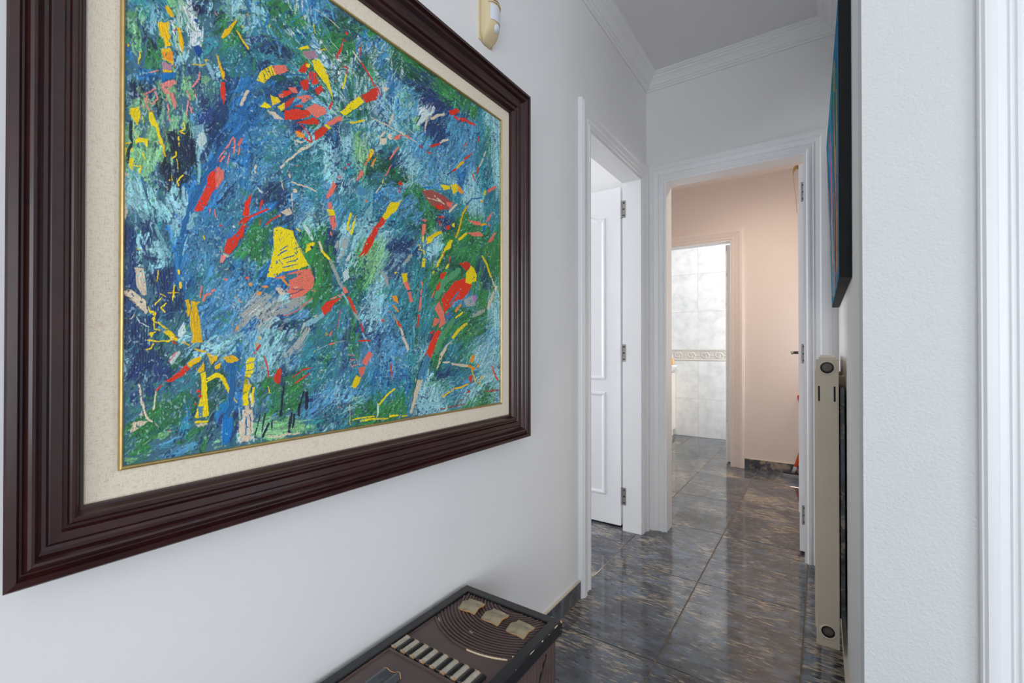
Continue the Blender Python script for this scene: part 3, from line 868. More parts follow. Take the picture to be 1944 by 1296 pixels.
PAINT_MARKS = '''
BL52 393,1259 283,1086 185,825 150,654 140,584;SL33 343,1160 217,881 175,729 155,586;GP 368,820 460,896 433,782 380,654 343,687;
GP 546,721 592,815 656,740 673,608 592,585 615,645;TL62 893,1009 742,723 689,549;HL31 1021,146 1187,462 1319,659 1558,808;
KL30 1162,316 1149,605 1212,944;TL62 1113,49 1187,352 1375,606;LP 1113,1316 1238,1342 1238,1211 1089,1166;WP 873,1671 977,1590 893,1501 796,1488;
NP 419,1337 546,1441 576,1399 460,1289 406,1278;GP 406,1608 576,1721 592,1666 460,1574;GP 640,1665 778,1730 778,1621 689,1544 640,1577;
UP 516,1607 592,1652 607,1603 516,1552;TP 239,1371 380,1475 393,1390 283,1296;NP 266,1300 319,1314 283,1222 261,1224;
NP 69,597 125,610 145,504 106,445 78,532;NP 0,440 78,455 97,311 8,260;GP 8,123 155,216 206,165 43,42;GP 460,232 576,282 546,170 460,97 406,130;
GP 778,134 934,153 977,64 796,54;LL23 25,869 69,729 106,647;LL30 87,799 135,720;LP 165,1075 206,1103 217,1024 185,977;
DP 106,1040 165,1075 175,986 165,889 125,877;NP 228,1148 272,1229 283,1148 217,1024;SP 217,833 319,1024 380,980 283,677 175,589;
SP 217,570 331,634 368,497 261,355 175,425;LP 319,392 406,434 446,300 380,198 331,278;TP 502,1101 640,1179 640,1061 516,967;
LP 640,1135 778,1308 796,1173 707,1052;LP 815,1148 893,1075 873,874 796,826;TP 640,501 778,666 796,527 689,354 592,354;
LP 977,878 1089,812 1066,633 977,573 893,681;NP 977,963 1162,970 1089,830 955,824;SP 1291,1455 1558,1473 1558,1328 1264,1238;
NP 1187,1507 1347,1631 1404,1538 1264,1426;LP 1558,372 1840,418 1840,79 1624,139;GP 1495,575 1729,635 1693,416 1464,351;
SP 656,368 893,402 934,253 707,202;SP 854,288 1089,317 1113,138 893,156;LP 1162,170 1434,192 1434,32 1162,43;TP 1212,352 1526,351 1495,209 1238,221;
LP 1729,1731 1840,1777 1821,1341 1693,1348;WP 778,1542 893,1616 873,1443 778,1402;SP 742,1555 796,1552 778,1386 707,1370;
NP 446,893 502,949 516,855 460,815;SP 319,1137 474,1214 516,1106 380,993;Bl16 349,1161 256,1035 200,893 163,807 145,714;Bl6 158,712 142,664 137,590;
Bl10 349,1272 309,1157;Ll4 159,712 145,650;Nl4 306,940 244,844;Qp 80,1369 109,1385 111,1311 98,1303 91,1329 84,1325;
Qp 86,1292 110,1305 121,1256 105,1259 90,1254;Op 88,1279 116,1297 120,1267 108,1263 91,1263;Mp 91,1251 115,1253 117,1237 96,1225;
Qp 94,1225 117,1235 115,1227 96,1218;Ql16 102,1430 112,1411;Qp 126,1384 135,1383 149,1344 149,1312 145,1304 137,1335 131,1361;
Xp 173,1346 192,1358 204,1342 189,1316 179,1325;Xo6 181,1436;Qp 256,1420 270,1457 282,1468 297,1501 310,1514 285,1453 264,1422;
Qp 301,1475 315,1470 330,1453 346,1439 344,1428 324,1449;Dl3 297,1476 349,1414;Qp 243,1358 248,1353 266,1306 267,1278 257,1286 247,1334;
Rp 256,1265 270,1273 270,1226 264,1192 256,1219;Ql4 173,1285 213,1307;Qp 208,1321 225,1325 219,1316 208,1310;Pl4 44,1127 74,1161;
Pl4 49,1129 53,1109 72,1109 81,1133 72,1151;Pl5 47,1117 49,1096 60,1081;Yp 58,1077 70,1079 78,1043 63,1037;
Yp 13,1072 29,1080 38,1057 27,1026 20,1036 11,1052;Pp 88,1182 130,1214 122,1195 108,1174 112,1153 100,1153 88,1170;
Pp 112,1162 122,1166 130,1138 122,1114 115,1137;Pl4 102,1148 109,1093 112,1075;Pl5 194,1264 192,1244 171,1210;Pl4 158,1189 165,1166;
Pl4 160,1157 158,1109;Pl6 168,1143 171,1126;Pl3 179,1208 181,1179;Pl3 58,1201 81,1218;Ll15 219,1313 233,1271;El10 346,1278 321,1217;
Qp 3,1265 11,1259 7,1253 3,1254;Up 88,1210 127,1233 125,1217 91,1186;Yl4 31,1253 33,1216;Yp 530,1534 569,1573 576,1563 538,1527;
Mp 549,1530 596,1567 613,1547 576,1515 557,1519;Yp 586,1517 613,1542 637,1525 658,1498 678,1423 682,1401 671,1420 650,1455 629,1468 600,1487;
Rp 526,1445 553,1488 565,1505 572,1484 557,1454;Rp 580,1477 613,1474 621,1445 592,1424 576,1442;Rp 538,1404 572,1440 572,1396 553,1379;
Rp 600,1409 629,1441 637,1419 613,1388;Yp 561,1492 580,1503 580,1488 565,1483;Cp 429,1416 475,1445 489,1426 478,1414 443,1386;
Yp 372,1333 385,1367 429,1415 446,1387 422,1368 399,1336;Nl3 405,1387 415,1365;Nl3 415,1396 426,1373;Nl3 426,1404 436,1379;Nl3 395,1372 404,1349;
Cp 486,1361 519,1377 530,1357 508,1350;Rp 464,1333 497,1356 508,1347 475,1317;Cp 453,1318 468,1328 475,1314 457,1309;
Yp 382,1241 402,1263 429,1259 412,1244;Yp 426,1302 453,1307 464,1295 429,1265;Yp 450,1271 478,1298 478,1266 464,1260;
Rp 478,1294 508,1329 522,1332 500,1294 482,1278;Cp 522,1339 576,1375 592,1368 553,1332;Rp 515,1293 541,1323 553,1317;
Rp 477,1269 576,1316 584,1294 522,1250 475,1230;Cp 561,1313 604,1351 650,1356 650,1334 609,1293 576,1305;Rp 522,1237 592,1290 617,1289 617,1270;
Rl10 676,1391 667,1360;Ep 412,1237 439,1242 475,1230 439,1220;Bl7 545,1339 500,1286;Bl5 475,1402 576,1456;Bl5 584,1475 592,1457 572,1396;
Bl5 617,1439 584,1401;Yp 717,1363 747,1399 775,1440 813,1476 838,1464 784,1404 738,1356;Rp 820,1485 898,1559 914,1559 914,1512 848,1465;
Cp 658,1299 720,1352 729,1340 680,1294 654,1284;Yl9 770,1341 838,1380;Rl8 729,1669 702,1590;Ro7 745,1723;Ro6 738,1688;Rl6 729,1570 751,1576 745,1541;
Yl8 745,1541 726,1473;Rl8 820,1702 818,1668;Rl9 818,1643 858,1606 898,1568;El6 779,1663 823,1638;Dl3 337,1424 359,1403;Ul5 412,1605 402,1541;
Ul5 572,1700 592,1676;Yl4 592,1672 600,1639;Yp 617,1574 642,1595 654,1595;El4 604,1739 658,1738 711,1727;Rl9 910,1564 926,1538;
Rp 1393,1670 1462,1715 1482,1708 1454,1681 1408,1648;Rl13 1439,1659 1470,1651;Rp 1470,1662 1534,1692 1550,1675 1501,1649;Rl15 1550,1675 1618,1684;
Ep 932,1579 975,1595 959,1570;El14 1356,1638 1257,1567;Wp 1152,1485 1191,1567 1230,1603 1244,1580 1191,1510;El10 1230,1565 1211,1476;
El6 879,1411 975,1413 1049,1411 1152,1401;Cp 1009,1373 1032,1396 1052,1386 1037,1371 1009,1360;Cl8 1049,1398 1067,1398;Cl9 1085,1407 1115,1406;
Rl10 1175,1396 1191,1390;Rp 1244,1417 1320,1462 1331,1454 1251,1410;El14 1327,1468 1386,1505;Ep 964,1395 970,1386 926,1329 916,1329;
Ep 926,1329 964,1352 964,1317 932,1301;Eo14 986,1365;El12 1003,1481 983,1429;Rl10 1649,1628 1649,1589;Rl5 1546,1550 1510,1505;
Yp 65,1050 79,1056 93,1004 91,981 84,995 74,1031;Ql5 93,990 100,955;Yp 18,1030 24,1000 35,988 56,996 51,963 44,980 24,967 22,977 31,986 20,1007;
Yl5 0,961 16,967;Yp -1,952 7,950 0,910;Yl5 13,952 20,941;Yp 7,917 22,922 20,886 16,887;Yl4 24,901 38,906 38,884;Yl4 40,945 47,931;
Yl4 145,1083 150,1067 137,1048 150,1048;Yl4 135,1032 135,1003;Yl4 126,979 125,964 117,956;Yl2 127,956 130,925;Yl4 145,912 132,885 137,874;
Yl4 109,906 108,880;Yl3 115,900 116,880;Ll9 189,1002 192,897;Ll4 211,1006 215,980;Wp 186,1061 205,1078 213,1044 203,1016 189,1026;
Rp 233,958 244,968 239,904 241,899 200,805 181,800 186,835 211,890 216,922;Cp 241,974 267,963 264,937 244,894 239,923;Pl4 297,1091 276,1055 244,993;
Cl6 300,1086 297,1040;Cp 318,1096 329,1101 315,1066 309,1070;Pl4 282,1035 279,986;Cl6 267,1017 253,993;Pl5 318,1064 312,1039;Dl8 13,1029 13,960 7,904;
Dp 108,941 112,939 112,884 105,882;Cl3 223,823 222,804;Cl4 240,824 243,797;Ep -2,868 9,872 7,863 -1,861;El7 3,821 2,737;
Lp 179,796 189,793 171,741 155,734 163,769;Rp 349,888 349,828 324,822 337,874;Rp 309,786 333,821 349,822 330,801;
Rp 285,728 300,749 333,802 330,752 315,734;Rp 515,1201 534,1219 553,1205 557,1192 530,1189;Op 519,1206 553,1212 557,1192 522,1186;
Rl7 545,1238 584,1210 588,1189;Rl9 557,1192 584,1186;Rp 598,1227 637,1272 661,1266 629,1224 600,1194;Yp 642,1278 654,1290 676,1280 663,1265;
Ep 588,1178 569,1152 530,1124 511,1096 464,1034 460,1043 500,1092 534,1136 557,1163;Ep 515,1169 553,1176 522,1146;El6 508,1002 609,992;
El9 493,1036 500,1017;El4 464,989 475,960;Ep 464,873 493,898 508,877 486,861;El4 508,956 508,884;Eo9 519,969;El7 372,1021 369,993;Wl7 382,940 395,927;
Rp 331,866 359,914 350,861 344,824 331,821;Rl8 331,795 356,827 415,868;Rl8 395,897 389,861;Rl6 405,808 439,840 464,863;Rl3 389,821 384,803;
Rl6 337,786 331,775;Cp 702,1088 724,1087 715,1075;Cp 684,1060 702,1045 689,1011 654,974 650,988 671,1025;Cp 658,964 671,967 684,936 663,931;
Yp 656,929 689,935 695,912 663,908;Cp 665,904 695,912 702,874 684,847 676,868;Cl10 673,835 676,826;Cp 823,1155 838,1139 803,1096 799,1103;
Yp 883,1269 893,1263 888,1244;Op 868,1249 893,1254 858,1200 848,1201;Cl9 848,1192 843,1180;Yp 765,944 777,943 761,887 765,860 747,868;
Yp 801,941 794,915 779,843 765,852 784,905;Ro5 741,1132;Ro4 760,1157;Co6 853,1020;Yl5 526,824 545,814;Wl15 561,839 592,794;
Sp 801,1067 848,1076 853,1049 808,1032;Cl8 1037,1333 986,1257;Cl5 995,1229 959,1170;Yl6 948,1149 942,1130;El4 937,1120 905,1072;
Rp 1049,1176 1067,1159 1049,1149 1032,1157;Rl10 1043,1134 1043,1116;Yp 879,1266 895,1259 869,1221 869,1258;Ol8 900,1227 879,1191;
Yp 1032,1064 1061,1089 1049,1073 1026,1022 964,959 942,967 964,1011 992,1049;Rp 937,965 967,960 884,845 849,795 824,762 809,748 844,823 869,870;
Zp 1191,1168 1271,1191 1356,1185 1431,1165 1393,1115 1327,1098 1257,1110 1217,1137;El6 1230,1141 1327,1148;El9 1285,1166 1356,1140;
Rp 1285,1112 1342,1132 1356,1115 1313,1095;Yp 1327,1237 1401,1254 1408,1236 1356,1215;Yp 1408,1261 1462,1282 1470,1248 1431,1217;
Op 1470,1279 1518,1252 1501,1231 1462,1246;Ul11 1211,1188 1271,1205;Rl9 1313,1058 1356,1068;El15 1462,1168 1401,1107;
Cp 1378,1156 1431,1170 1416,1131 1378,1136;Rl11 1313,1040 1334,1016;Sl7 1191,1158 1230,1093 1299,1071 1393,1089 1462,1153;
Cp 1191,1017 1230,1026 1217,1008 1194,1008;Cp 1194,989 1220,995 1217,956 1204,930 1191,932;Yl13 1201,924 1197,907;
Yp 1224,924 1285,966 1334,991 1342,977 1278,940 1230,913;Rp 1371,1019 1401,1036 1401,1010 1378,1000;Yp 1423,1046 1442,1055 1442,1030 1423,1030;
Ql13 1550,1181 1510,1123 1493,1062 1454,975;Yl15 1478,970 1542,1014;Cp 1550,1024 1671,1052 1707,1032 1592,1014;
Cp 1546,1098 1671,1113 1689,1095 1618,1087;Cp 1791,1209 1763,1145 1725,1126 1753,1172;Cp 1735,1116 1767,1124 1763,1100;
Qp 1680,1109 1735,1125 1725,1109 1689,1095;Up 1698,1102 1721,1108 1711,1055 1693,1051;Cl15 1820,1078 1763,1020;
Cp 1735,1328 1830,1382 1840,1373 1744,1311;Yp 1707,1317 1730,1321 1716,1286 1702,1288;Ql10 1671,1235 1698,1250;
Rp 1518,1441 1542,1466 1601,1519 1575,1483 1534,1442;Ql16 1510,1423 1462,1375;Rl11 1454,1365 1427,1346;Dl5 1423,1342 1378,1307;
Rl15 1649,1437 1640,1404;El9 1725,1564 1662,1447;Rl10 1601,1384 1618,1351;Rp 1217,1380 1271,1385 1251,1375;Bl8 1542,1184 1592,1235 1680,1265;
Ep 24,592 49,592 51,579 51,512 40,511 33,532 29,565;Ep -2,523 13,525 51,495 58,462 51,456 38,469 13,495;Dl2 5,507 47,461;Wl3 31,444 35,425 56,417;
El3 24,452 16,435;Rp 282,736 318,744 312,720 288,677 267,680 273,709;Ep 264,676 288,674 282,666 267,667;Pp 258,669 276,666 264,645 256,643;
Cl5 201,556 194,522;Cl7 227,534 208,526 203,510;Cl7 241,548 233,541;Co5 273,589;Co6 343,604;Yl3 81,591 79,557;Yl7 136,599 137,590;Yl7 140,564 140,548;
Yl3 112,527 132,529;Yl3 125,553 120,501;Yl3 88,521 105,514;Yl3 91,510 78,486;Yl4 103,491 88,475 103,462;
Qp 151,509 165,507 171,466 165,451 158,468 160,480;Qp 171,502 197,507 186,494 197,422 205,367 173,366 171,427;
Yp 58,484 63,468 77,460 74,435 93,427 84,429 70,432 63,440 72,446 60,462;Yl5 70,429 74,409 88,407;Yp 60,395 79,401 67,381;Yl5 58,375 84,370 120,376;
Yl5 70,364 63,347 49,343;Yp 96,401 112,407 135,376 132,370 115,375;Yl5 86,432 108,410;Rp 117,374 125,370 132,358 122,364;
Wp 153,435 160,403 147,379 135,387 137,405;Ql5 147,368 168,358;Vp 349,486 315,436 306,406 324,420 349,443;Op 309,439 312,426 297,400;
Ol3 306,535 327,508;Ql5 184,346 216,336;Vp 422,471 471,505 522,548 572,560 545,521 508,497 464,476;Vl19 331,469 412,545;Vl8 331,433 429,543;
Yp 439,803 460,811 511,811 519,784 545,742 576,685 538,665 471,645 439,616 412,616 419,648 439,723;Bl4 464,721 493,750;Bl4 453,701 489,729;
Bl4 475,694 515,712;Bl4 489,683 530,703;Bl4 471,659 522,681;Bl3 522,767 569,702;Bl3 457,688 471,669;Bl3 515,737 553,758;
Cp 436,612 464,626 493,641 538,661 580,671 600,633 600,603 553,554 493,535 508,554 486,566 500,588 493,623;Tp 478,635 526,645 526,631 489,612;
Nl3 508,582 561,584;Nl4 489,552 553,583;Ep 443,579 464,585 486,559 464,550;Ol8 468,623 493,595;Ol8 395,577 415,576;Oo8 385,549;Oo6 356,583;
Cl5 592,554 526,494 478,477;Cl5 588,583 604,577;Nl5 592,680 604,622;Yp 565,764 600,785 604,775 576,740 561,727;No7 588,757;
Vl16 671,718 697,668 729,613;El12 625,786 637,751;Yl12 637,751 663,725;Cp 729,609 742,619 758,593 738,587;Ll8 729,590 756,553;
Rp 749,580 770,570 794,531 808,500 789,507 765,545;Vl11 789,503 813,476;Rp 818,464 828,456 845,415 828,427;Ll9 833,415 868,353;Pl8 676,558 733,582;
Rp 629,512 658,545 729,570 684,531 676,511 646,487;Ll20 637,486 569,442;Ep 596,480 613,490 617,474;Vl23 576,427 522,354 486,320;Cl7 667,363 689,369;
Ll5 613,339 658,361;Vl4 693,373 742,383;Rl3 720,510 702,435;Cl7 680,419 671,404;Rp 853,851 898,860 883,823 853,780 833,756 848,804;
Vp 693,780 706,814 715,804 702,762;Vp 729,818 765,833 729,747 706,716;Wp 756,752 770,774 765,733 742,730;Wp 729,676 761,705 765,657 738,638;
Qp 379,398 395,385 389,381;Op 372,368 382,368 376,351;Rl8 389,361 369,331;Rl8 813,382 873,382;Hl38 1478,794 1356,712 1299,626;
Hl34 1431,505 1342,411 1299,327;Yp 1230,922 1278,936 1257,908 1224,896;Yo5 1172,882;Yo5 1181,872;Yo5 1172,856;Yo5 1191,857;Yl11 1207,855 1204,840;
Yp 1197,816 1217,819 1217,769 1191,765;Yp 1401,950 1431,956 1408,911 1363,878 1313,790 1288,782 1327,837 1356,892;Ro6 1356,867;
Yp 1386,816 1401,818 1378,787 1360,782;Yl9 1278,756 1271,748;Rl7 1408,860 1393,822;Yl17 1693,910 1735,864 1777,796;El15 1782,791 1810,743;
Ep 1820,744 1850,747 1830,704 1810,720;El25 1801,696 1744,599;Vl29 1707,580 1609,546;Yp 1416,408 1454,450 1550,500 1550,484 1478,440 1431,400;
Ep 1431,398 1386,362 1342,302 1313,243 1299,234 1313,278 1327,322 1371,362;Rp 1470,834 1559,853 1580,835 1542,798 1510,819;
Rp 1334,615 1378,664 1446,722 1526,753 1592,724 1559,672 1510,630 1470,627 1431,598 1356,537 1349,571;
Yp 1584,836 1618,824 1635,789 1635,750 1601,741 1575,722 1534,733 1542,787;Sl15 1470,668 1408,596;Vp 1518,625 1601,665 1627,602 1550,591;
Jp 1601,665 1644,669 1627,624 1601,632;Sl11 1644,746 1635,652;Rp 1363,522 1393,549 1393,534;Cp 1285,557 1320,609 1356,532 1371,487 1313,455 1327,510;
Cp 1271,459 1285,513 1327,510 1299,470;Ol16 1493,597 1454,558;Yl10 1510,556 1454,522;Rp 1334,759 1378,770 1349,721 1327,723;
Rp 1299,680 1327,708 1334,694 1313,657 1295,660;Cl8 1285,654 1264,618;Yp 1055,716 1091,723 1097,685 1073,673;Cp 1073,673 1097,683 1115,642 1094,635;
Cp 1094,628 1118,633 1134,588 1115,577;Nl6 1097,636 1121,639;Vp 929,712 942,714 975,684 983,632 964,643;Yp 1009,714 1032,722 1020,707;
Op 997,603 1026,601 1037,567 1014,574;Op 995,528 1026,490 1061,452 1037,455;Ol9 1009,556 1037,527;Rp 1029,490 1061,456 1037,455;
Ep 1043,449 1058,447 1109,343 1097,330 1061,407;Cl12 1194,692 1194,678;Cl11 1191,649 1188,626;Cp 1178,611 1191,612 1184,541 1168,535;
Rp 1162,520 1178,521 1168,460 1159,455;Vp 1073,782 1115,825 1130,823 1091,773;Ro8 945,482;Rp 1285,430 1313,445 1334,441 1257,299 1237,299 1217,314;
Rp 1244,429 1285,445 1271,425;Cl15 1801,1041 1753,1008;Wp 112,321 142,343 145,337 122,294 112,315;Pl5 115,309 132,338;
Rp 103,246 135,273 158,294 169,280 147,261 122,245;Qp 160,296 194,325 200,319 194,303 171,283;Rl5 93,229 79,219;Qp 192,276 208,303 213,275 200,270;
Qp 219,330 250,324 247,308 231,290;Qp 264,317 297,328 315,309 300,300 276,301;Qp 241,286 258,298 258,279 244,275;
Yp 200,267 216,272 219,195 222,121 200,118 184,120 194,161 203,190;Yp 253,252 264,260 285,221 312,154 300,168 279,202;Yl15 219,241 253,258;
Sp 192,155 208,153 203,117 194,118;Ep 186,95 216,100 222,93 194,88;Yl7 186,104 219,104;Ro6 194,208;Ro6 200,191;Ro3 186,165;
El5 38,239 46,177 56,137 67,124;El4 77,214 71,163;Ep 22,125 60,131 42,111 16,91;Ep 35,145 42,161 47,147;Ep 72,121 88,104 79,111;
Up 267,109 300,104 291,29 264,11;Bl19 300,294 294,182 285,119;Ep 318,89 349,88 349,12 318,14;Bl4 343,79 340,14;Ip 337,260 349,308 349,144 327,140;
Bl3 333,234 349,243;Bl3 330,195 349,203;Yp 350,315 372,314 363,258 356,242 334,250 340,289;Bl3 337,289 369,298;Bl3 337,266 366,274;Bl3 334,253 366,255;
Yp 337,220 359,215 353,193 334,194;Yp 363,208 371,204 366,148 359,146;Yp 331,181 350,193 350,143 331,139;Sl5 379,321 372,97;Rl5 405,320 422,238;
Rp 436,240 460,274 471,259 464,214 453,212 436,230;Rl7 522,212 580,250;Rl6 553,263 584,272;Rl4 511,236 553,263;Yl5 421,207 424,180;
Dl9 478,203 471,133 464,92;Dl11 508,97 497,21;Dl9 519,92 513,43;Dl9 538,126 538,83;Dl15 569,167 572,111;Dl7 557,175 534,87;Dl5 389,102 372,21;
Dl5 407,106 399,40;Dl10 422,67 402,19;Dl6 434,79 434,48;Wo4 497,113;Ep 412,21 538,18 538,10 429,11;Pl4 770,301 808,296 808,276 775,269 770,289;
Pl3 756,321 794,317;Cp 868,336 888,315 863,286 848,266 828,287;Cp 813,263 848,262 843,237 828,217 818,243;
Yp 799,227 828,217 813,186 794,171 775,180 789,208;Yl3 770,101 770,12;Yl7 784,31 893,37;Yl9 828,20 898,27;Ep 331,129 363,125 366,49 350,8 331,15;
Bl5 344,101 337,37;Bl3 353,107 359,46;Rl7 992,275 997,217;Ol4 997,217 1000,195;Yl10 1017,154 964,120 926,89;
Ep 1162,190 1201,187 1178,137 1121,17 1112,23 1140,131;Sp 1191,254 1230,324 1244,305 1197,188 1165,194;Dl5 1220,320 1172,231 1127,81;
Dl3 1244,300 1204,201;El10 1349,273 1408,269;Ep 1408,271 1559,251 1559,237 1423,255;Op 1559,251 1635,232 1609,216 1559,235;
Op 1567,272 1601,314 1627,297 1592,260;Oo11 1649,245;Ql11 1592,217 1627,145;Ql11 1349,86 1431,117 1559,139;Rp 1567,181 1592,190 1592,136 1567,159;
Rp 1534,87 1575,105 1575,89;Ql10 1662,159 1702,179;Ql8 1653,148 1680,119;Rl12 1791,237 1820,172 1850,147;Zl14 1725,82 1850,83;Zl7 1327,21 1526,25;
Zl6 1470,46 1526,56;Yl7 879,23 975,12;Yl10 986,21 1037,21;Yl7 1061,12 1097,14;Wl12 1378,35 1374,11;Wl9 918,90 916,18;Wl8 1241,243 1234,181;
'''

# ------------------------------------------------------------------ painted surfaces
PAL = dict(N=(36, 56, 96), D=(30, 40, 58), B=(40, 104, 160), S=(74, 134, 170), T=(50, 120, 134), L=(138, 190, 200), W=(204, 222, 220), G=(48, 118, 62),
           F=(122, 178, 122), K=(34, 82, 58), Y=(248, 214, 18), Q=(244, 188, 10), O=(242, 150, 40), R=(226, 54, 28), C=(240, 118, 98), P=(236, 138, 128),
           E=(226, 206, 178), U=(26, 118, 188), V=(166, 170, 164), M=(178, 132, 150), X=(24, 76, 150), Z=(166, 78, 72), H=(86, 158, 112), J=(184, 120, 190), I=(176, 172, 40))


def smooth_noise(nx, ny, cells, rng):
    g = rng.random((cells + 3, cells + 3))
    x = np.linspace(0, cells, nx)
    y = np.linspace(0, cells, ny)
    xi, yi = x.astype(int), y.astype(int)
    fx, fy = x - xi, y - yi
    fx, fy = fx * fx * (3 - 2 * fx), fy * fy * (3 - 2 * fy)
    a = g[np.ix_(yi, xi)]
    b = g[np.ix_(yi, xi + 1)]
    c = g[np.ix_(yi + 1, xi)]
    d = g[np.ix_(yi + 1, xi + 1)]
    FX, FY = fx[None, :], fy[:, None]
    return (a * (1 - FX) + b * FX) * (1 - FY) + (c * (1 - FX) + d * FX) * FY


class Paint:
    """a grid of paint: colour and thickness, laid down stroke by stroke (units: half millimetres)"""

    def __init__(self, w, h, nx, ny, seed, ground):
        self.w, self.h, self.nx, self.ny = w, h, nx, ny
        self.rng = np.random.default_rng(seed)
        self.col = np.ones((ny, nx, 3)) * np.array(ground, float)
        self.hgt = np.zeros((ny, nx))
        self.X = w * (.55 * np.linspace(0, 1, nx) + .45 * np.linspace(0, 1, nx) ** 2)   # finer cells where the canvas is worked finest
        self.Y = np.linspace(0, h, ny)
        r = self.rng
        self.wx = (smooth_noise(nx, ny, 60, r) - .5) * 12 + (smooth_noise(nx, ny, 200, r) - .5) * 4
        self.wy = (smooth_noise(nx, ny, 60, r) - .5) * 12 + (smooth_noise(nx, ny, 200, r) - .5) * 4
        self.fine = smooth_noise(nx, ny, 330, r) * .6 + smooth_noise(nx, ny, 150, r) * .4
        self.fine2 = smooth_noise(nx, ny, 300, r) * .5 + smooth_noise(nx, ny, 110, r) * .5

    def win(self, x0, x1, y0, y1):
        i0 = max(0, int(np.searchsorted(self.X, x0)) - 1)
        i1 = min(self.nx, int(np.searchsorted(self.X, x1)) + 1)
        j0 = max(0, int(y0 / self.h * (self.ny - 1)))
        j1 = min(self.ny, int(y1 / self.h * (self.ny - 1)) + 2)
        return i0, i1, j0, j1

    def brush(self, x, y, L, W, ang, col, alpha=.9):
        ca, sa = math.cos(ang), math.sin(ang)
        ex, ey = abs(ca) * L / 2 + abs(sa) * W / 2 + 4, abs(sa) * L / 2 + abs(ca) * W / 2 + 4
        i0, i1, j0, j1 = self.win(x - ex, x + ex, y - ey, y + ey)
        if i1 - i0 < 2 or j1 - j0 < 2:
            return
        dx = self.X[None, i0:i1] - x + self.wx[j0:j1, i0:i1]
        dy = self.Y[j0:j1, None] - y + self.wy[j0:j1, i0:i1]
        a = dx * ca + dy * sa
        b = -dx * sa + dy * ca
        nb = 10
        br = self.rng.random((3, nb + 1))
        k = np.clip(((b / W + .5) * nb).astype(int), 0, nb)
        bend = .55 + .45 * br[0][k]
        m = (np.abs(b) < W / 2) & (np.abs(a) < L / 2 * bend) & (self.fine2[j0:j1, i0:i1] < .84)
        tone = 1 + (br[1][k] - .5) * .30
        c = np.clip(np.array(col)[None, None, :] * tone[..., None], 0, 255)
        A = (m * alpha)[..., None]
        self.col[j0:j1, i0:i1] = self.col[j0:j1, i0:i1] * (1 - A) + c * A
        hh = self.hgt[j0:j1, i0:i1]
        self.hgt[j0:j1, i0:i1] = np.where(m, hh * .6 + br[2][k] * .5 + .2, hh)

    def mark(self, kind, wd, pts, col, gap=.80):
        soft = kind in 'PL'
        kind = kind.lower()
        gap = .74 if soft else gap
        P = np.array(pts, float)
        pad = (wd or 0) + 8
        i0, i1, j0, j1 = self.win(P[:, 0].min() - pad, P[:, 0].max() + pad, P[:, 1].min() - pad, P[:, 1].max() + pad)
        if i1 - i0 < 1 or j1 - j0 < 1:
            return
        k = .55
        x = self.X[None, i0:i1] + self.wx[j0:j1, i0:i1] * k
        y = self.Y[j0:j1, None] + self.wy[j0:j1, i0:i1] * k
        if kind == 'p':
            m = np.zeros(x.shape, bool)
            n = len(P)
            for q in range(n):
                (xa, ya), (xb, yb) = P[q], P[(q + 1) % n]
                if ya == yb:
                    continue
                cond = ((ya > y) != (yb > y)) & (x < (xb - xa) * (y - ya) / (yb - ya) + xa)
                m ^= cond
            d = P[-1] - P[0]
        elif kind == 'o':
            m = np.hypot(x - P[0, 0], y - P[0, 1]) < wd
            d = np.array([1., 1.])
        else:
            m = np.zeros(x.shape, bool)
            for q in range(len(P) - 1):
                v = P[q + 1] - P[q]
                L2 = max(1e-6, v @ v)
                t = np.clip(((x - P[q, 0]) * v[0] + (y - P[q, 1]) * v[1]) / L2, 0, 1)
                m |= np.hypot(x - P[q, 0] - t * v[0], y - P[q, 1] - t * v[1]) < wd / 2 * (1 - .25 * abs(t - .5))
            d = P[-1] - P[0]
        m &= self.fine[j0:j1, i0:i1] < gap
        an = math.atan2(d[1], d[0])
        b = (-(x - P[0, 0]) * math.sin(an) + (y - P[0, 1]) * math.cos(an))
        tone = 1 + (.16 if soft else .07) * np.sin(b * .9 + self.fine2[j0:j1, i0:i1] * 9)
        c = np.clip(np.array(col)[None, None, :] * tone[..., None], 0, 255)
        A = (m * (.72 if soft else .96))[..., None]
        self.col[j0:j1, i0:i1] = self.col[j0:j1, i0:i1] * (1 - A) + c * A
        hh = self.hgt[j0:j1, i0:i1]
        self.hgt[j0:j1, i0:i1] = np.where(m, .9 + .25 * np.sin(b * .9), hh)

    def mesh(self, name, place, relief, mat):
        """place(u, v, thickness) arrays -> xyz arrays"""
        U, V = np.meshgrid(self.X / self.w, self.Y / self.h)
        edge = np.minimum(np.minimum(U, 1 - U), np.minimum(V, 1 - V)) < .004
        co = np.stack(place(U, V, np.where(edge, 0, self.hgt * relief)), -1).reshape(-1, 3)
        idx = np.arange(self.nx * self.ny).reshape(self.ny, self.nx)
        q = np.stack([idx[:-1, :-1], idx[:-1, 1:], idx[1:, 1:], idx[1:, :-1]], -1).reshape(-1, 4)
        me = bpy.data.meshes.new(name)
        me.vertices.add(len(co))
        me.vertices.foreach_set('co', co.astype(np.float32).ravel())
        me.loops.add(q.size)
        me.loops.foreach_set('vertex_index', q.astype(np.int32).ravel())
        me.polygons.add(len(q))
        me.polygons.foreach_set('loop_start', np.arange(0, q.size, 4, dtype=np.int32))
        me.update(calc_edges=True)
        c = np.clip(self.col / 255., 0, 1)
        lin = np.where(c <= .04045, c / 12.92, ((c + .055) / 1.055) ** 2.4).reshape(-1, 3)
        at = me.attributes.new('paint', 'FLOAT_COLOR', 'POINT')
        at.data.foreach_set('color', np.concatenate([lin, np.ones((len(lin), 1))], 1).astype(np.float32).ravel())
        me.materials.append(mat)
        me.shade_smooth()
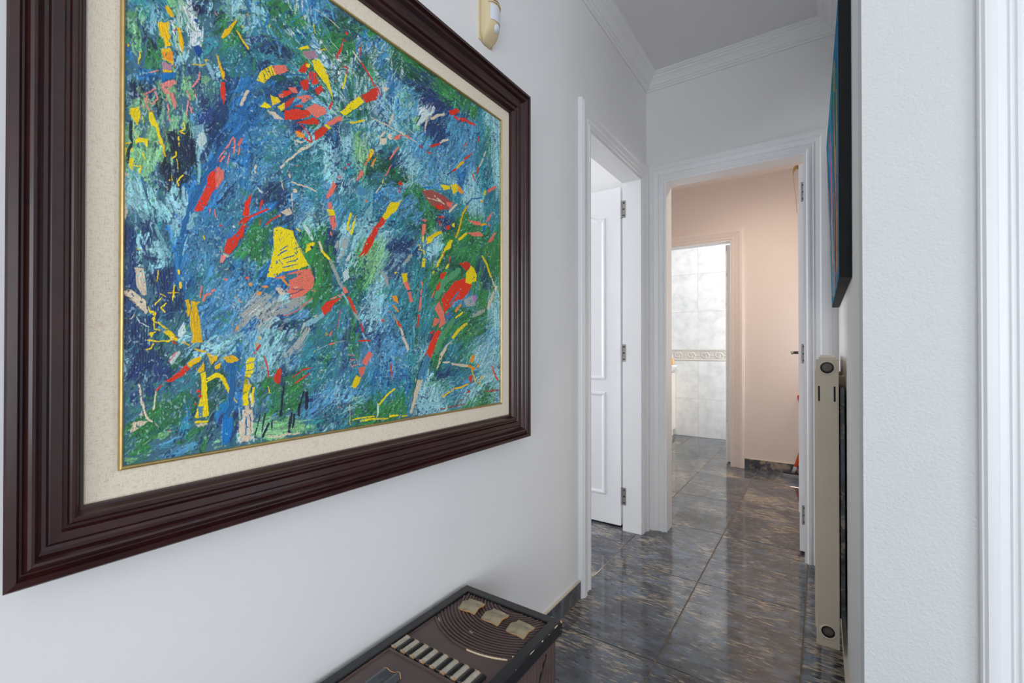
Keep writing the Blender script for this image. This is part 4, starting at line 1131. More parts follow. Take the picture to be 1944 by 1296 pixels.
        return me


def make_painting():
    W, Hh = 1876, 1814
    p = Paint(W, Hh, 780, 880, 11, (70, 112, 132))
    r = p.rng
    B = []
    for s in PAINT_BLOBS.split():
        B.append([ord(s[0])] + [float(v) for v in s[1:].split(',')])
    # the part of the canvas above the frame of the photograph goes on in the same manner
    for k in range(70):
        B.append([ord('GTSLNBFKW'[r.integers(9)]), r.uniform(0, 1100), r.uniform(1450, 1800), r.uniform(30, 90), r.uniform(30, 90), r.uniform(20, 160)])
    B = np.array(B)
    area_ = B[:, 3] * B[:, 4]

    def pick(x, y):
        w = np.exp(-.5 * (((x[:, None] - B[None, :, 1]) / (B[None, :, 3] * .6)) ** 2 + ((y[:, None] - B[None, :, 2]) / (B[None, :, 4] * .6)) ** 2)) / (area_[None, :] ** .5)
        w += 1e-12
        cw = np.cumsum(w, 1)
        u = r.random(len(x))[:, None] * cw[:, -1:]
        best = (cw > u).argmax(1)
        far = w.max(1) < 1e-5
        near = (((x[:, None] - B[None, :, 1]) ** 2 + (y[:, None] - B[None, :, 2]) ** 2)).argmin(1)
        return np.where(far, near, best)

    def sweep(n, lo, hi, ratio, jit, tone, alpha, wmin):
        x, y = r.uniform(0, W, n), r.uniform(0, Hh, n)
        k = pick(x, y)
        for q in range(n):
            b = B[k[q]]
            col = np.array(PAL[chr(int(b[0]))], float)
            col = np.clip(col * r.uniform(1.06 - tone, 1.06 + tone) + r.normal(0, jit, 3) + 6, 8, 245)
            L = np.clip(max(b[3], b[4]) * r.uniform(lo, hi), 9, 170)
            p.brush(x[q], y[q], L, max(wmin, L * ratio * r.uniform(.6, 1.2)), math.radians(b[5]) + r.normal(0, .2), col, alpha)
    marks = [q.strip() for q in PAINT_MARKS.replace('\n', '').split(';') if q.strip()]

    def lay(sel):
        for s in sel:
            h, *pts = s.split()
            c = np.array(PAL[h[0]], float) * r.uniform(.94, 1.04)
            p.mark(h[1], float(h[2:]) if len(h) > 2 else 0, [tuple(map(float, q.split(','))) for q in pts], np.clip(c, 0, 255), .73 if h[0] in 'EWVLSP' else .80)
    sweep(2600, 1.0, 2.0, .34, 4, .18, .85, 4)
    lay([q for q in marks if q[1] in 'PL'])
    sweep(4200, .6, 1.4, .15, 6, .22, .72, 3.5)
    sweep(6500, .8, 2.0, .05, 6, .42, .6, 2.2)
    # dry scumbles of light and dark paint
    n1 = smooth_noise(p.nx, p.ny, 330, r) * .5 + smooth_noise(p.nx, p.ny, 170, r) * .35 + smooth_noise(p.nx, p.ny, 24, r) * .15
    n2 = smooth_noise(p.nx, p.ny, 280, r) * .5 + smooth_noise(p.nx, p.ny, 100, r) * .3 + smooth_noise(p.nx, p.ny, 18, r) * .2
    for f, thr, c in ((n1, .70, (182, 212, 214)), (n2, .70, (28, 50, 90)), (1 - n2, .72, (62, 136, 90))):
        A = np.clip((f - thr + .03) / .09, 0, .6)[..., None]
        p.col = p.col * (1 - A) + np.array(c) * A
        p.hgt += A[..., 0] * .4
    lay([q for q in marks if q[1] not in 'PL'])
    # stray flecks
    for n, cs in ((120, 'RCPOY'), (160, 'WELV'), (200, 'DNXK')):
        for _ in range(n):
            c = cs[r.integers(len(cs))]
            p.brush(r.uniform(0, W), r.uniform(0, Hh), r.uniform(5, 16), r.uniform(2.5, 5), r.uniform(0, 3.1), PAL[c], .8)
    return p


# ------------------------------------------------------------------ the large framed painting on the left wall
PY0, PY1, PZ0, PZ1 = .1105, 1.293, .767, 1.897     # outer frame on the wall
pic = empty('framed_painting', (XL, (PY0 + PY1) / 2, PZ0))
tag(pic, 'large abstract oil painting in wide dark mahogany frame with linen liner', 'painting')
pin = Matrix.Translation(-Vector(pic.location))

WOOD = [(.014, 0), (.004, .030), (0, .051), (.002, .053), (.010, .054), (.0115, .049), (.0135, .046), (.0155, .046), (.017, .049), (.0195, .0515), (.0225, .0525), (.0255, .0515),
        (.0275, .048), (.030, .041), (.0335, .0375), (.0375, .0365), (.0395, .0385), (.041, .0392), (.0515, .0385), (.0525, .0365), (.054, .0335), (.0575, .0335), (.059, .036),
        (.061, .0375), (.064, .0375), (.066, .036), (.0675, .032), (.071, .029), (.0745, .0285), (.0755, .024), (.0755, 0)]
LINEN = [(.0785, .002), (.0785, .0225), (.081, .0235), (.110, .0215), (.1165, .0200), (.1165, .002)]
GOLD = [(.1160, .002), (.1160, .0215), (.1175, .0240), (.1192, .0250), (.1208, .0240), (.1220, .0215), (.1220, .002)]


def rails(name, prof, mat):
    def P(corner, w, hh):
        sy, sz = corner
        y = PY0 + w if sy == 0 else PY1 - w
        z = PZ0 + w if sz == 0 else PZ1 - w
        return (XL + hh, y, z)
    cs = [(0, 0), (1, 0), (1, 1), (0, 1)]
    for i in range(4):
        bm = bmesh.new()
        strip(bm, [[P(cs[i], w, hh) for w, hh in prof], [P(cs[(i + 1) % 4], w, hh) for w, hh in prof]])
        o = obj(name, bm, mat, pic)
        o.matrix_parent_inverse = pin


WOOD = [(w * 1.04 if w < .075 else w + .003, hh if hh < .03 else hh * 1.10) for w, hh in WOOD]
rails('frame_rail', WOOD, M['wood'])
rails('linen_liner', LINEN, M['linen'])
rails('gold_slip', GOLD, M['gold'])
CY0, CY1, CZ0, CZ1 = PY0 + .122, PY1 - .122, PZ0 + .1215, PZ1 - .1215
pm = make_painting()
me = pm.mesh('painted_canvas', lambda u, v, t: (XL + .0195 + t, CY0 + (CY1 - CY0) * u, CZ0 + (CZ1 - CZ0) * v), .0010, M['oil'])
o = link('painted_canvas', me, None, pic)
o.matrix_parent_inverse = pin

# ------------------------------------------------------------------ second canvas on the right wall, warped a little off the wall
cv = empty('canvas_picture', (XR, 2.05, 1.25))
tag(cv, 'unframed canvas with black edges and vertical streaks of colour above the radiator', 'painting')
cin = Matrix.Translation(-Vector(cv.location))
VY0, VY1, VZ0, VZ1, VT = 1.50, 2.60, 1.247, 2.005, .0265


def warp(u, v):
    """how far the stretcher stands off the wall"""
    return .0012 + .019 * u * v


q = Paint(1100, 760, 120, 260, 5, (48, 112, 146))
r5 = q.rng
for _ in range(150):
    c = 'TBUKGXSNHM'[r5.integers(10)]
    q.brush(r5.uniform(0, 1100), r5.uniform(0, 760), r5.uniform(60, 260), r5.uniform(20, 70), math.pi / 2 + r5.normal(0, .15), PAL[c], .55)
q.mark('p', 0, [(-5, -5), (70, -5), (70, 770), (-5, 770)], (46, 116, 150), 2)
for x, z0, z1, w, c in ((110, 40, 560, 34, 'O'), (150, 330, 620, 26, 'H'), (215, 60, 420, 22, 'P'), (260, 10, 500, 30, 'Q'), (330, 80, 300, 40, 'D'), (340, 300, 620, 34, 'Z'),
                        (420, 30, 330, 44, 'C'), (300, 430, 720, 30, 'I'), (480, 150, 480, 50, 'G'), (560, 0, 260, 50, 'F'), (600, 200, 560, 50, 'J'), (720, 40, 420, 60, 'O'),
                        (680, 380, 640, 50, 'R'), (820, 0, 360, 60, 'B'), (900, 120, 600, 50, 'K'), (980, 60, 500, 50, 'V'), (1040, 250, 700, 40, 'Z'), (240, 620, 700, 24, 'O')):
    q.mark('l', w, [(x, z0), (x + r5.normal(0, 12), (z0 + z1) / 2), (x + r5.normal(0, 14), z1)], np.array(PAL[c], float) * .95, .9)
me = q.mesh('painted_face', lambda u, v, t: (XR - warp(u, v) - VT - t, VY0 + (VY1 - VY0) * u, VZ0 + (VZ1 - VZ0) * v), .0006, M['oil2'])
o = link('painted_face', me, None, cv)
o.matrix_parent_inverse = cin
bm = bmesh.new()
n = 8
rim = [(u, 0.) for u in np.linspace(0, 1, n)] + [(1., v) for v in np.linspace(0, 1, n)[1:]] + [(u, 1.) for u in np.linspace(1, 0, n)[1:]] + [(0., v) for v in np.linspace(1, 0, n)[1:-1]]
strip(bm, [[(XR - warp(u, v) - VT * k, VY0 + (VY1 - VY0) * u, VZ0 + (VZ1 - VZ0) * v) for u, v in rim] for k in (0, .97)], cap=False)
o = obj('canvas_edge', bm, M['black_frame'], cv)
o.matrix_parent_inverse = cin
bm = bmesh.new()
strip(bm, [[(XR - warp(u, v) * .5 - VT * k, VY0 + .02 + (VY1 - VY0 - .04) * u, VZ0 + .02 + (VZ1 - VZ0 - .04) * v) for u, v in rim] for k in (0, .5)])
o = obj('stretcher', bm, M['strap'], cv)
o.matrix_parent_inverse = cin

# ------------------------------------------------------------------ motion detector
pir = empty('motion_detector', (XL, 1.118, 1.992))
tag(pir, 'cream plastic motion detector with white lens mounted above the painting', 'sensor')
PW, PH, PD = .066, .158, .046


def pir_section(z, scale=1.0, front=1.0):
    """half-round horizontal section at height z"""
    pts = []
    for k in range(15):
        a = math.pi * k / 14
        y = -math.cos(a) * PW / 2 * scale
        d = .016 * min(1, scale * 1.2) + (PD - .016) * front * math.sin(a) ** .75
        pts.append((d, y, z))
    return [(0.002, -PW / 2 * scale, z)] + pts + [(0.002, PW / 2 * scale, z)]


bm = bmesh.new()
rings = []
for z, s_, f_ in ((0, .42, .0), (.004, .62, .08), (.014, .84, .30), (.026, .97, .62), (.038, 1, .88), (.050, 1, .97), (.066, 1, 1), (.102, 1, 1), (.118, 1, .97), (.132, .97, .86), (.144, .88, .64), (.153, .70, .36), (.158, .45, .1)):
    rings.append(pir_section(z, s_, f_))
strip(bm, rings)
obj('housing', bm, M['plastic'], pir, smooth=True)
bm = bmesh.new()
strip(bm, [[(d + .0012, y * .98, z) for d, y, z in pir_section(z, 1, f_)[4:14]] for z, f_ in ((.056, 1.0), (.070, 1.01), (.085, 1.02), (.098, 1.01), (.104, .99))], closed_ring=False, cap=False)
obj('fresnel_lens', bm, M['lens'], pir, smooth=True)
bm = bmesh.new()
tube(bm, [(d + .002, y, .1075 + .004 * math.sin(math.pi * i / 11)) for i, (d, y, z) in enumerate(pir_section(.108, 1, .99)[3:15])], .0022, 8)
obj('brow', bm, M['plastic'], pir, smooth=True)
bm = bmesh.new()
tube(bm, [(d + .0015, y, .1125 + .004 * math.sin(math.pi * i / 9)) for i, (d, y, z) in enumerate(pir_section(.112, 1, .98)[4:14])], .0012, 6)
obj('brow_gap', bm, M['dark'], pir)
bm = bmesh.new()
lathe(bm, [(0, -.003), (.011, -.003), (.0125, .0), (.011, .003), (.007, .005), (0, .0056)], (0, 0, 0), 'z', 24)
o = obj('look_down_lens', bm, M['lens'], pir, smooth=True)
o.location = (.0400, .004, .040)
o.rotation_euler = (0, math.radians(118), 0)
obj('back_plate', boxes((0, .004, -PW / 2 - .001, PW / 2 + .001, .004, .154)), M['plastic'], pir, bevel=.001, segs=1)

# ------------------------------------------------------------------ radiator on the right wall
rad = empty('radiator', (.02, 1.86, 0))
tag(rad, 'tall beige panel radiator with round end plugs on the right wall of the hall', 'radiator')
rin = Matrix.Translation(-Vector(rad.location))
RX0, RX1, RY0, RY1, RZ0, RZ1 = -.019, .045, 1.86, 2.50, .06, 1.023


def rpart(name, bm, mat, parent=None, **kw):
    o = obj(name, bm, mat, parent or rad, **kw)
    if parent is None:
        o.matrix_parent_inverse = rin
    return o


cover = rpart('end_cover', boxes((RX0, RX1, RY0, RY0 + .010, RZ0, RZ1)), M['radiator'], bevel=.003)
bm = bmesh.new()
box(bm, RX0 + .001, RX0 + .010, RY0 + .011, RY1, RZ0 + .01, RZ1 - .008)
for k in range(14):
    y = RY0 + .035 + k * .0425
    box(bm, RX0 - .004, RX0 + .001, y, y + .022, RZ0 + .04, RZ1 - .04)
rpart('front_panel', bm, M['radiator'], bevel=.0015, segs=1)
rpart('rear_panel', boxes((RX1 - .010, RX1 - .001, RY0 + .011, RY1, RZ0 + .01, RZ1 - .008)), M['radiator'], bevel=.001, segs=1)
bm = bmesh.new()
box(bm, RX0 + .008, RX0 + .012, RY0 + .011, RY1, RZ1 - .004, RZ1 + .006)
box(bm, RX1 - .012, RX1 - .008, RY0 + .011, RY1, RZ1 - .004, RZ1 + .006)
for k in range(40):
    y = RY0 + .014 + k * .0158
    box(bm, RX0 + .012, RX1 - .012, y, y + .008, RZ1 - .003, RZ1 + .004)
rpart('top_grille', bm, M['radiator_trim'])
xm = (RX0 + RX1) / 2
for nm, zc, r_ in (('air_vent_plug', RZ1 - .030, .0205), ('drain_plug', RZ0 + .052, .0205)):
    bm = bmesh.new()
    lathe(bm, [(r_ + .004, .001), (r_ + .004, -.002), (r_ + .001, -.0035), (r_ - .001, -.002), (r_ - .002, .001)], (xm, RY0, zc), 'y', 32)
    ring = rpart(nm, bm, M['radiator_trim'], smooth=True)
    bm = bmesh.new()
    lathe(bm, [(0, -.0004), (r_ - .0015, -.0004), (r_ - .0015, .001), (0, .001)], (xm, RY0, zc), 'y', 28)
    rpart('plug_recess', bm, M['dark'], ring)
    bm = bmesh.new()
    lathe(bm, [(0, -.0060), (.0035, -.0060), (.0045, -.0045), (.0085, -.0042), (.0095, -.0030), (.0130, -.0028), (.0140, -.0005), (0, -.0005)], (xm, RY0, zc + .002), 'y', 24)
    rpart('plug', bm, M['plug'], ring)
for x in (RX0 + .0095, RX1 - .0115):
    bm = bmesh.new()
    pts = []
    for k in range(16):
        a = 2 * math.pi * k / 16
        pts.append((x + .0028 * math.cos(a), .906 + (.023 if math.sin(a) > 0 else -.023) + .0028 * math.sin(a)))
    prism(bm, pts, 'y', RY0 - .0006, RY0 + .004)
    rpart('slot', bm, M['dark'], cover)
bm = bmesh.new()
for k in range(26):
    y = RY0 + .02 + k * .0225
    box(bm, RX1 + .0005, .0605, y, y + .012, .158, .926)
box(bm, RX1 + .0005, RX1 + .004, RY0 + .02, RY0 + .60, .158, .926)
rpart('convector', bm, M['skirting'])
for y in (2.0, 2.35):
    rpart('wall_bracket', boxes((RX1 - .001, XR, y, y + .03, .93, .96)), M['radiator_trim'])
bm = bmesh.new()
tube(bm, [(.035, 2.46, .066), (.035, 2.46, .04), (.035, 2.46, -.001)], .008, 12)
rpart('supply_pipe', bm, M['steel'], smooth=True)

# ------------------------------------------------------------------ carved chest by the left wall
CX0, CX1, CY_0, CY_1, CZT = -.844, -.537, .20, 1.013, .384
chest = empty('carved_chest', (-.69, .6, 0))
tag(chest, 'low dark brown carved chest with chipped black lid rim and bone inlays', 'chest')
hin = Matrix.Translation(-Vector(chest.location))


def cpart(name, bm, mat, parent=None, **kw):
    o = obj(name, bm, mat, parent or chest, **kw)
    if parent is None:
        o.matrix_parent_inverse = hin
    return o


bx0, bx1, by0, by1 = CX0 + .010, CX1 - .012, CY_0 + .012, CY_1 - .012
body = cpart('chest_body', boxes((bx0, bx1, by0, by1, .02, CZT - .034)), M['chest_brown'], bevel=.002, segs=1)
for x in (bx0, bx1 - .035):
    for y in (by0, by1 - .035):
        cpart('foot', boxes((x, x + .035, y, y + .035, 0, .0205)), M['chest_black'])
# vertical ribs on the two faces that can be seen
bm = bmesh.new()
nr = 112
rings = []
for z in (.035, CZT - .036):
    ring = []
    for k in range(nr + 1):
        y = by0 + .01 + (by1 - by0 - .02) * k / nr
        ring.append((bx1 + (.0042 if k % 2 else .0008), y, z))
    rings.append(ring)
strip(bm, rings, closed_ring=False, cap=False)
cpart('ribbed_side', bm, M['chest_ridge'], body)
bm = bmesh.new()
rings = []
for z in (.035, CZT - .036):
    rings.append([(bx0 + .01 + (bx1 - bx0 - .02) * k / 44, by1 + (.0042 if k % 2 else .0008), z) for k in range(45)])
strip(bm, rings, closed_ring=False, cap=False)
cpart('ribbed_end', bm, M['chest_ridge'], body)
# slanting black grooves across the ribs and bone squares on the side
for y in (.95, .80, .62):
    bm = bmesh.new()
    tube(bm, [(bx1 + .0035, y, .33), (bx1 + .0035, y - .16, .12)], .0022, 6)
    cpart('groove_bead', bm, M['black_stripe'], body)

# lid: black mitred rim round a sunk brown panel
bm = bmesh.new()
RIM = [(0, -.032), (0, -.004), (.003, 0), (.024, 0), (.0258, -.002), (.0258, -.032)]
cs = [(0, 0), (1, 0), (1, 1), (0, 1)]
strip(bm, [[((CX0 + w) if sx == 0 else (CX1 - w), (CY_0 + w) if sy == 0 else (CY_1 - w), CZT + z) for w, z in RIM] for sx, sy in cs], loop=True, cap=False)
lid = cpart('lid_rim', bm, M['chest_black'])
ix0, ix1, iy0, iy1 = CX0 + .0255, CX1 - .0155, CY_0 + .0255, CY_1 - .0255
PZ = CZT - .007
cpart('lid_panel', boxes((CX0 + .02, CX1 - .02, CY_0 + .02, CY_1 - .02, CZT - .03, PZ)), M['chest_brown'], lid)
ix1 = CX1 - .0258


def ridge(pts, r, mat, name='carved_ridge', hgt=1.0):
    """half-round bead lying on the lid panel"""
    bm = bmesh.new()
    n = len(pts)
    rings = []
    for i in range(n):
        a, b = Vector(pts[max(0, i - 1)]), Vector(pts[min(n - 1, i + 1)])
        d = (b - a).normalized()
        m = Vector((-d.y, d.x))
        p = Vector(pts[i])
        rings.append([(p.x + m.x * r * c, p.y + m.y * r * c, PZ + r * hgt * s_) for c, s_ in ((-1, -.1), (-.7, .6), (0, 1), (.7, .6), (1, -.1))])
    strip(bm, rings)
    return cpart(name, bm, mat, lid)


def arc_runs(cx, cy, rad_, x0, x1, y0, y1, a0, a1, n=70):
    run, out = [], []
    for k in range(n + 1):
        a = a0 + (a1 - a0) * k / n
        x, y = cx + rad_ * math.cos(a), cy + rad_ * math.sin(a)
        if x0 < x < x1 and y0 < y < y1:
            run.append((x, y))
        else:
            if len(run) > 2:
                out.append(run)
            run = []
    if len(run) > 2:
        out.append(run)
    return out


ACX = -.672
for sgn, cyc in ((1, 1.030), (-1, CY_0 + CY_1 - 1.030)):
    for k in range(20):
        rr = .226 - k * .0088
        for run in arc_runs(ACX, cyc, rr, ix0 + .002, ix1 - .002, iy0 + .002, iy1 - .002, math.pi if sgn > 0 else 0, 2 * math.pi if sgn > 0 else math.pi):
            ridge(run, .0036, M['chest_ridge'], hgt=1.3)
# worn places on the outer ridges where pale gesso shows


def flake(rr, a0, a1, r=.0038):
    ridge([(ACX + rr * math.cos(a), 1.030 + rr * math.sin(a)) for a in (math.radians(a0 + (a1 - a0) * k / 12) for k in range(13))], r, M['chip'], 'worn_chip', 1.1)


flake(.226, 271, 296, .0040)
flake(.2172, 277, 287, .0030)
flake(.2172, 290, 294, .0034)
flake(.2172, 298, 301, .0030)
flake(.2172, 233, 237, .0040)
flake(.1732, 259, 263, .0038)
flake(.1644, 266, 268, .0036)
flake(.2260, 258, 259.4, .0032)


def horn_square(x, y, s_, rot, mat, edge):
    nx = 8
    bm = bmesh.new()
    top, bot = [], []
    for j in range(nx + 1):
        for i in range(nx + 1):
            u, v = i / nx - .5, j / nx - .5
            w = .0030 * math.cos(v * 2 * math.pi * 1.15 + .4) + .0008 * math.sin(u * 9)
            wob = 1 + .04 * math.sin(7 * u + 5 * v)
            top.append(bm.verts.new((u * s_ * wob, v * s_ * wob, .0092 + w)))
            bot.append(bm.verts.new((u * s_ * wob, v * s_ * wob, .0056 + w * .8)))
    N1 = nx + 1
    for j in range(nx):
        for i in range(nx):
            a = j * N1 + i
            bm.faces.new((top[a], top[a + 1], top[a + N1 + 1], top[a + N1]))
            bm.faces.new((bot[a], bot[a + N1], bot[a + N1 + 1], bot[a + 1]))
    for i in range(nx):
        for a, b in ((i, i + 1), (nx * N1 + i + 1, nx * N1 + i), ((i + 1) * N1, i * N1), (i * N1 + nx, (i + 1) * N1 + nx)):
            f = bm.faces.new((top[a], bot[a], bot[b], top[b]))
            f.material_index = 1
    o = cpart('bone_square', bm, mat, lid)
    o.data.materials.append(edge)
    o.location = (x, y, PZ)
    o.rotation_euler = (0, 0, rot)
    return o


for x, y, rt in ((-.763, .937, .06), (-.684, .933, -.03), (-.604, .927, -.05)):
    horn_square(x, y, .0505, rt, M['bone'], M['bone_edge'])
for x in (-.763, -.684, -.604):
    horn_square(x, CY_0 + CY_1 - .933, .0505, 0, M['bone'], M['bone_edge'])

# corrugated bone and black stripes across the lid


def stripe_bar(x, yc, w, dark):
    bm = bmesh.new()
    d0, d1 = (.004, .0082) if not dark else (.0036, .0066)
    prof = [(-w / 2, d0), (-w * .28, d1 * .82), (0, d1), (w * .28, d1 * .82), (w / 2, d0)]
    y0, y1 = yc - .0215, yc + .0215
    strip(bm, [[(x + p, y0 + (.002 * math.sin(p * 300)), PZ + z) for p, z in prof] + [(x + w / 2, y0, PZ - .001), (x - w / 2, y0, PZ - .001)],
               [(x + p, y1 + (.002 * math.sin(p * 300)), PZ + z) for p, z in prof] + [(x + w / 2, y1, PZ - .001), (x - w / 2, y1, PZ - .001)]])
    cpart('stripe_bar', bm, M['black_stripe'] if dark else M['bone_stripe'], lid)
    if not dark:
        for yy, dy in ((y0, -.0008), (y1, .0008)):
            bm = bmesh.new()
            box(bm, x - w * .42, x + w * .42, min(yy, yy + dy), max(yy, yy + dy), PZ + .001, PZ + .0075)
            cpart('raw_edge', bm, M['bone_edge'], lid)


for yc in (.7335, CY_0 + CY_1 - .7335):
    x = -.8085
    k = 0
    while x < ix1 - .008:
        stripe_bar(x, yc, .0148, k % 2 == 1)
        x += .0149
        k += 1

# middle field with its raised border
mx0, mx1, my0, my1 = ix0 + .004, ix1 - .004, CY_0 + CY_1 - .7055, .7055
for a, b in (((mx0, my0), (mx0, my1)), ((mx0, my1), (mx1, my1)), ((mx1, my1), (mx1, my0)), ((mx1, my0), (mx0, my0))):
    ridge([a, ((a[0] + b[0]) / 2, (a[1] + b[1]) / 2), b], .0042, M['chest_ridge'], 'field_border')
for y0, y1 in ((.757, .97),):
    ridge([(ix0 + .003, y0), (ix0 + .003, (y0 + .853) / 2), (ix0 + .003, .853)], .003, M['chest_ridge'], 'field_border')
# folded grey horn plates in the middle field


def horn_fold(x, y):
    bm = bmesh.new()
    prof = [(-.026, .002), (-.020, .011), (-.010, .0145), (-.002, .009), (.006, .0075), (.014, .012), (.022, .0145), (.028, .006)]
    th = .0025
    r0, r1 = [], []
    for yy, ring in ((y - .026, r0), (y + .026, r1)):
        for p, z in prof:
            ring.append((x + p, yy + .004 * math.sin(p * 120), PZ + z))
        for p, z in prof[::-1]:
            ring.append((x + p, yy + .004 * math.sin(p * 120), PZ + z - th))
    strip(bm, [r0, r1])
    o = cpart('horn_plate', bm, M['grey_horn'], lid)
    bm = bmesh.new()
    tube(bm, [(x + p, y + .0262 + .004 * math.sin(p * 120), PZ + z - .001) for p, z in prof], .0014, 6)
    cpart('horn_plate_edge', bm, M['bone_edge'], lid)


for x in (-.745, -.640):
    for y in (.625, .50):
        horn_fold(x, y)
# chips along the rim
random.seed(4)
for k in range(26):
    t = random.random()
    if k < 17:
        x, y = CX1 - .0008, .55 + .46 * t
        z = CZT - random.choice((.002, .003, .004, .012, .02))
        dx, dy, dz = .001, random.uniform(.002, .011), random.uniform(.0008, .0022)
    else:
        x, y = CX0 + .003 + .29 * t, CY_1 - .0005
        z = CZT - .002
        dx, dy, dz = random.uniform(.002, .006), .0008, .0012
    bm = bmesh.new()
    lathe(bm, [(0, -1), (.7, -.6), (1, 0), (.7, .6), (0, 1)], (0, 0, 0), 'z', 7)
    o = cpart('worn_chip', bm, M['chip'], lid)
    o.location = (x, y, z)
    o.scale = (dx, dy, dz)
bm = bmesh.new()
lathe(bm, [(0, -1), (.7, -.6), (1, 0), (.7, .6), (0, 1)], (0, 0, 0), 'z', 8)
o = cpart('worn_chip', bm, M['bone_edge'], lid)
o.location = (CX1 - .003, CY_1 - .003, CZT - .004)
o.scale = (.0045, .0045, .0045)

# ------------------------------------------------------------------ passage: ceiling lamp, squeegee, dustpan, strap over the door
LX, LY = -.30, 3.48
lamp = empty('ceiling_spotlight', (LX, LY, ZC))
tag(lamp, 'small round white ceiling spotlight in the passage by the bathroom door', 'lamp')
bm = bmesh.new()
lathe(bm, [(.045, 0), (.045, -.004), (.036, -.008), (.030, -.004), (.030, 0)], (0, 0, 0), 'z', 28)
obj('lamp_ring', bm, M['enamel'], lamp, smooth=True)
bulb = NT('warm_bulb')
bulb.b.inputs['Base Color'].default_value = (1, .8, .6, 1)
bulb.b.inputs['Emission Color'].default_value = (1, .72, .45, 1)
bulb.b.inputs['Emission Strength'].default_value = 8
bm = bmesh.new()
lathe(bm, [(0, -.003), (.029, -.003), (.029, 0), (0, 0)], (0, 0, 0), 'z', 24)
obj('lamp_bulb', bm, bulb.m, lamp)
sp = bpy.data.lights.new('spotlight_beam', 'SPOT')
sp.energy = 36
sp.color = (1, .83, .65)
sp.spot_size = math.radians(170)
sp.spot_blend = 1.0
sp.shadow_soft_size = .03
so = bpy.data.objects.new('spotlight_beam', sp)
so.parent = lamp
so.location = (0, 0, -.02)
C.objects.link(so)

sq = empty('floor_squeegee', (-.215, 4.40, 0))
tag(sq, 'floor squeegee with orange handle leaning on the wall behind the open door', 'squeegee')
bm = bmesh.new()
tube(bm, [(.02, .005, .030), (.035, .015, .10), (.06, .03, .19), (.345, .083, 1.28)], .0125, 12)
obj('handle', bm, M['broom_handle'], sq, smooth=True)
bm = bmesh.new()
tube(bm, [(.012, 0, .030), (.022, .005, .055), (.030, .01, .085)], [.014, .014, .013], 12)
obj('socket', bm, M['grey_rubber'], sq, smooth=True)
obj('head', boxes((-.055, .26, -.022, .022, .008, .034)), M['rubber'], sq, bevel=.003)
obj('blade', boxes((-.055, .26, -.030, -.023, .0005, .026)), M['grey_rubber'], sq, bevel=.001, segs=1)

dp = empty('dustpan', (-.05, 4.42, 0))
tag(dp, 'long-handled dustpan with red handle tip standing behind the open door', 'dustpan')
bm = bmesh.new()
tube(bm, [(.03, .015, .05), (-.05, -.01, .40), (-.098, -.025, .62)], .011, 10)
obj('handle', bm, M['teal_plastic'], dp, smooth=True)
bm = bmesh.new()
tube(bm, [(-.090, -.023, .585), (-.104, -.027, .648), (-.108, -.028, .668), (-.1085, -.028, .675)], [.014, .016, .013, .006], 10)
obj('handle_tip', bm, M['red_plastic'], dp, smooth=True)
bm = bmesh.new()
box(bm, -.10, .15, -.06, .06, .001, .004)
box(bm, -.10, -.097, -.06, .06, .004, .05)
box(bm, .147, .15, -.06, .06, .004, .05)
box(bm, -.10, .15, .056, .06, .004, .07)
obj('pan', bm, M['teal_plastic'], dp)

st = empty('over_door_strap', (-.095, 3.0, 2.012))
tag(st, 'tan strap looped over the top of the open hall end door', 'strap')
bm = bmesh.new()
pts = [(.042, .0015), (.0, .0015), (-.012, .001), (-.022, -.008), (-.025, -.03), (-.020, -.09), (-.012, -.17), (-.008, -.24)]
wid = [.03, .03, .03, .028, .026, .022, .016, .008]
rings = []
for (x, z), w in zip(pts, wid):
    rings.append([(x, -w, z), (x, w, z), (x - .002, w, z + .003), (x - .002, -w, z + .003)])
strip(bm, rings)
obj('band', bm, M['strap'], st)
st.location = (D2[1] - .036, YE + .106 + .05, 2.012)

# ------------------------------------------------------------------ bathroom: vanity, basin, soap bottle
vn = empty('vanity_cabinet', (-1.76, 5.52, 0))
tag(vn, 'cream vanity cabinet under the bathroom basin', 'cabinet')
obj('cabinet_body', boxes((-.28, .275, -.18, .215, .08, .76)), M['vanity'], vn, bevel=.003)
obj('plinth', boxes((-.26, .255, -.15, .2, 0, .08)), M['vanity'], vn)
for x in (-.135, .13):
    dr = obj('cabinet_door', boxes((x - .128, x + .128, -.198, -.181, .09, .75)), M['vanity'], vn, bevel=.003)
    bm = bmesh.new()
    lathe(bm, [(0, -.222), (.011, -.222), (.012, -.212), (.006, -.206), (.006, -.198), (0, -.198)], (x + (.09 if x < 0 else -.09), 0, .62), 'y', 14)
    obj('knob', bm, M['steel'], dr)
bs = empty('wash_basin', (-1.76, 5.50, .76))
tag(bs, 'white porcelain wash basin on the cream vanity', 'basin')
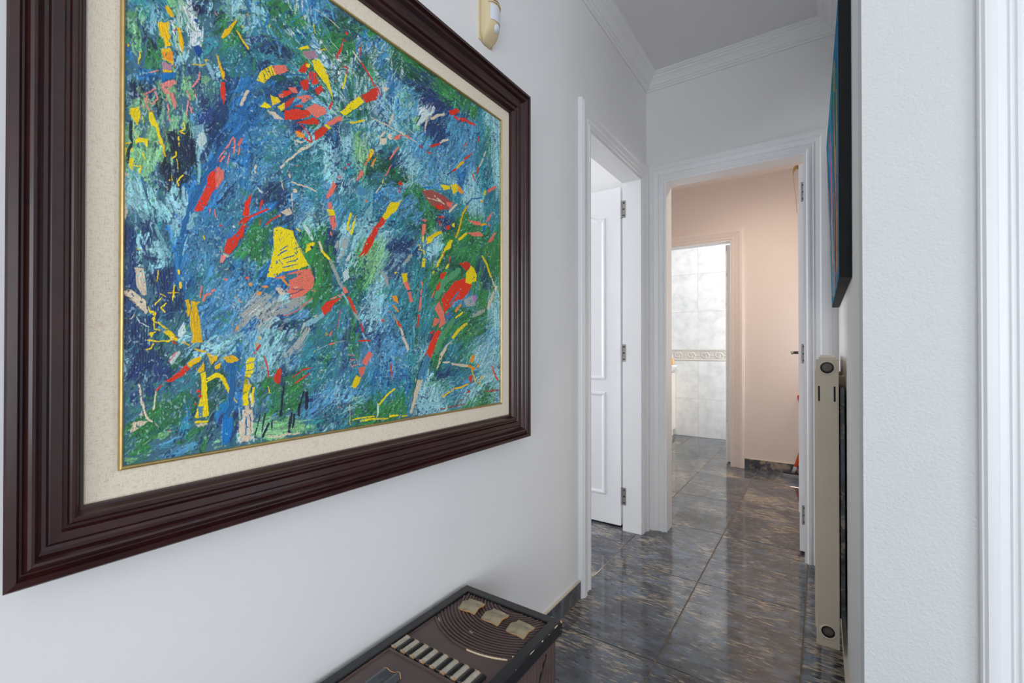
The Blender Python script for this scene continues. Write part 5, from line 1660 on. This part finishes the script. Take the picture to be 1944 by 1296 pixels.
bm = bmesh.new()
rings = []
for sx, sy, z in ((.26, .16, 0.0), (.30, .19, .03), (.345, .222, .075), (.350, .225, .095), (.340, .215, .100), (.29, .175, .092), (.24, .14, .05), (.12, .07, .025), (.02, .02, .022)):
    rings.append([(sx * math.copysign(abs(math.cos(a)) ** .6, math.cos(a)), sy * math.copysign(abs(math.sin(a)) ** .6, math.sin(a)), z) for a in (2 * math.pi * k / 40 for k in range(40))])
strip(bm, rings)
obj('bowl', bm, M['porcelain'], bs, smooth=True)
bm = bmesh.new()
tube(bm, [(0, .19, .09), (0, .19, .20), (0, .17, .235), (0, .10, .235), (0, .07, .215)], .012, 12)
obj('tap', bm, M['steel'], bs, smooth=True)
sb = empty('soap_bottle', (-1.475, 5.56, .86))
tag(sb, 'small orange soap bottle on the basin rim', 'bottle')
bm = bmesh.new()
lathe(bm, [(0, 0), (.022, 0), (.024, .004), (.024, .055), (.018, .068), (.010, .072), (.010, .078), (0, .078)], (0, 0, 0), 'z', 20)
obj('bottle_body', bm, M['soap'], sb, smooth=True)
bm = bmesh.new()
lathe(bm, [(0, .078), (.011, .078), (.011, .090), (.004, .092), (.004, .105), (.012, .106), (.012, .112), (0, .112)], (0, 0, 0), 'z', 16)
obj('pump', bm, M['porcelain'], sb, smooth=True)

# added fill panel, out of view, to brighten the bathroom tiles
cl = empty('added_fill_panel', (-1.15, 4.86, ZC))
tag(cl, 'added square fill light panel, unseen, on the bathroom ceiling', 'lamp')
obj('panel_frame', boxes((-.22, .22, -.22, .22, -.03, 0)), M['enamel'], cl, bevel=.004)
panel = NT('fill_diffuser')
panel.b.inputs['Base Color'].default_value = (.9, .9, .9, 1)
panel.b.inputs['Emission Color'].default_value = (1, .99, .97, 1)
panel.b.inputs['Emission Strength'].default_value = 5
obj('diffuser', boxes((-.19, .19, -.19, .19, -.034, -.0305)), panel.m, cl)
pl = area('fill_glow', (0, 0, -.036), (0, 0, -1), .36, .36, 1.5, (1, .99, .97))
pl.parent = cl
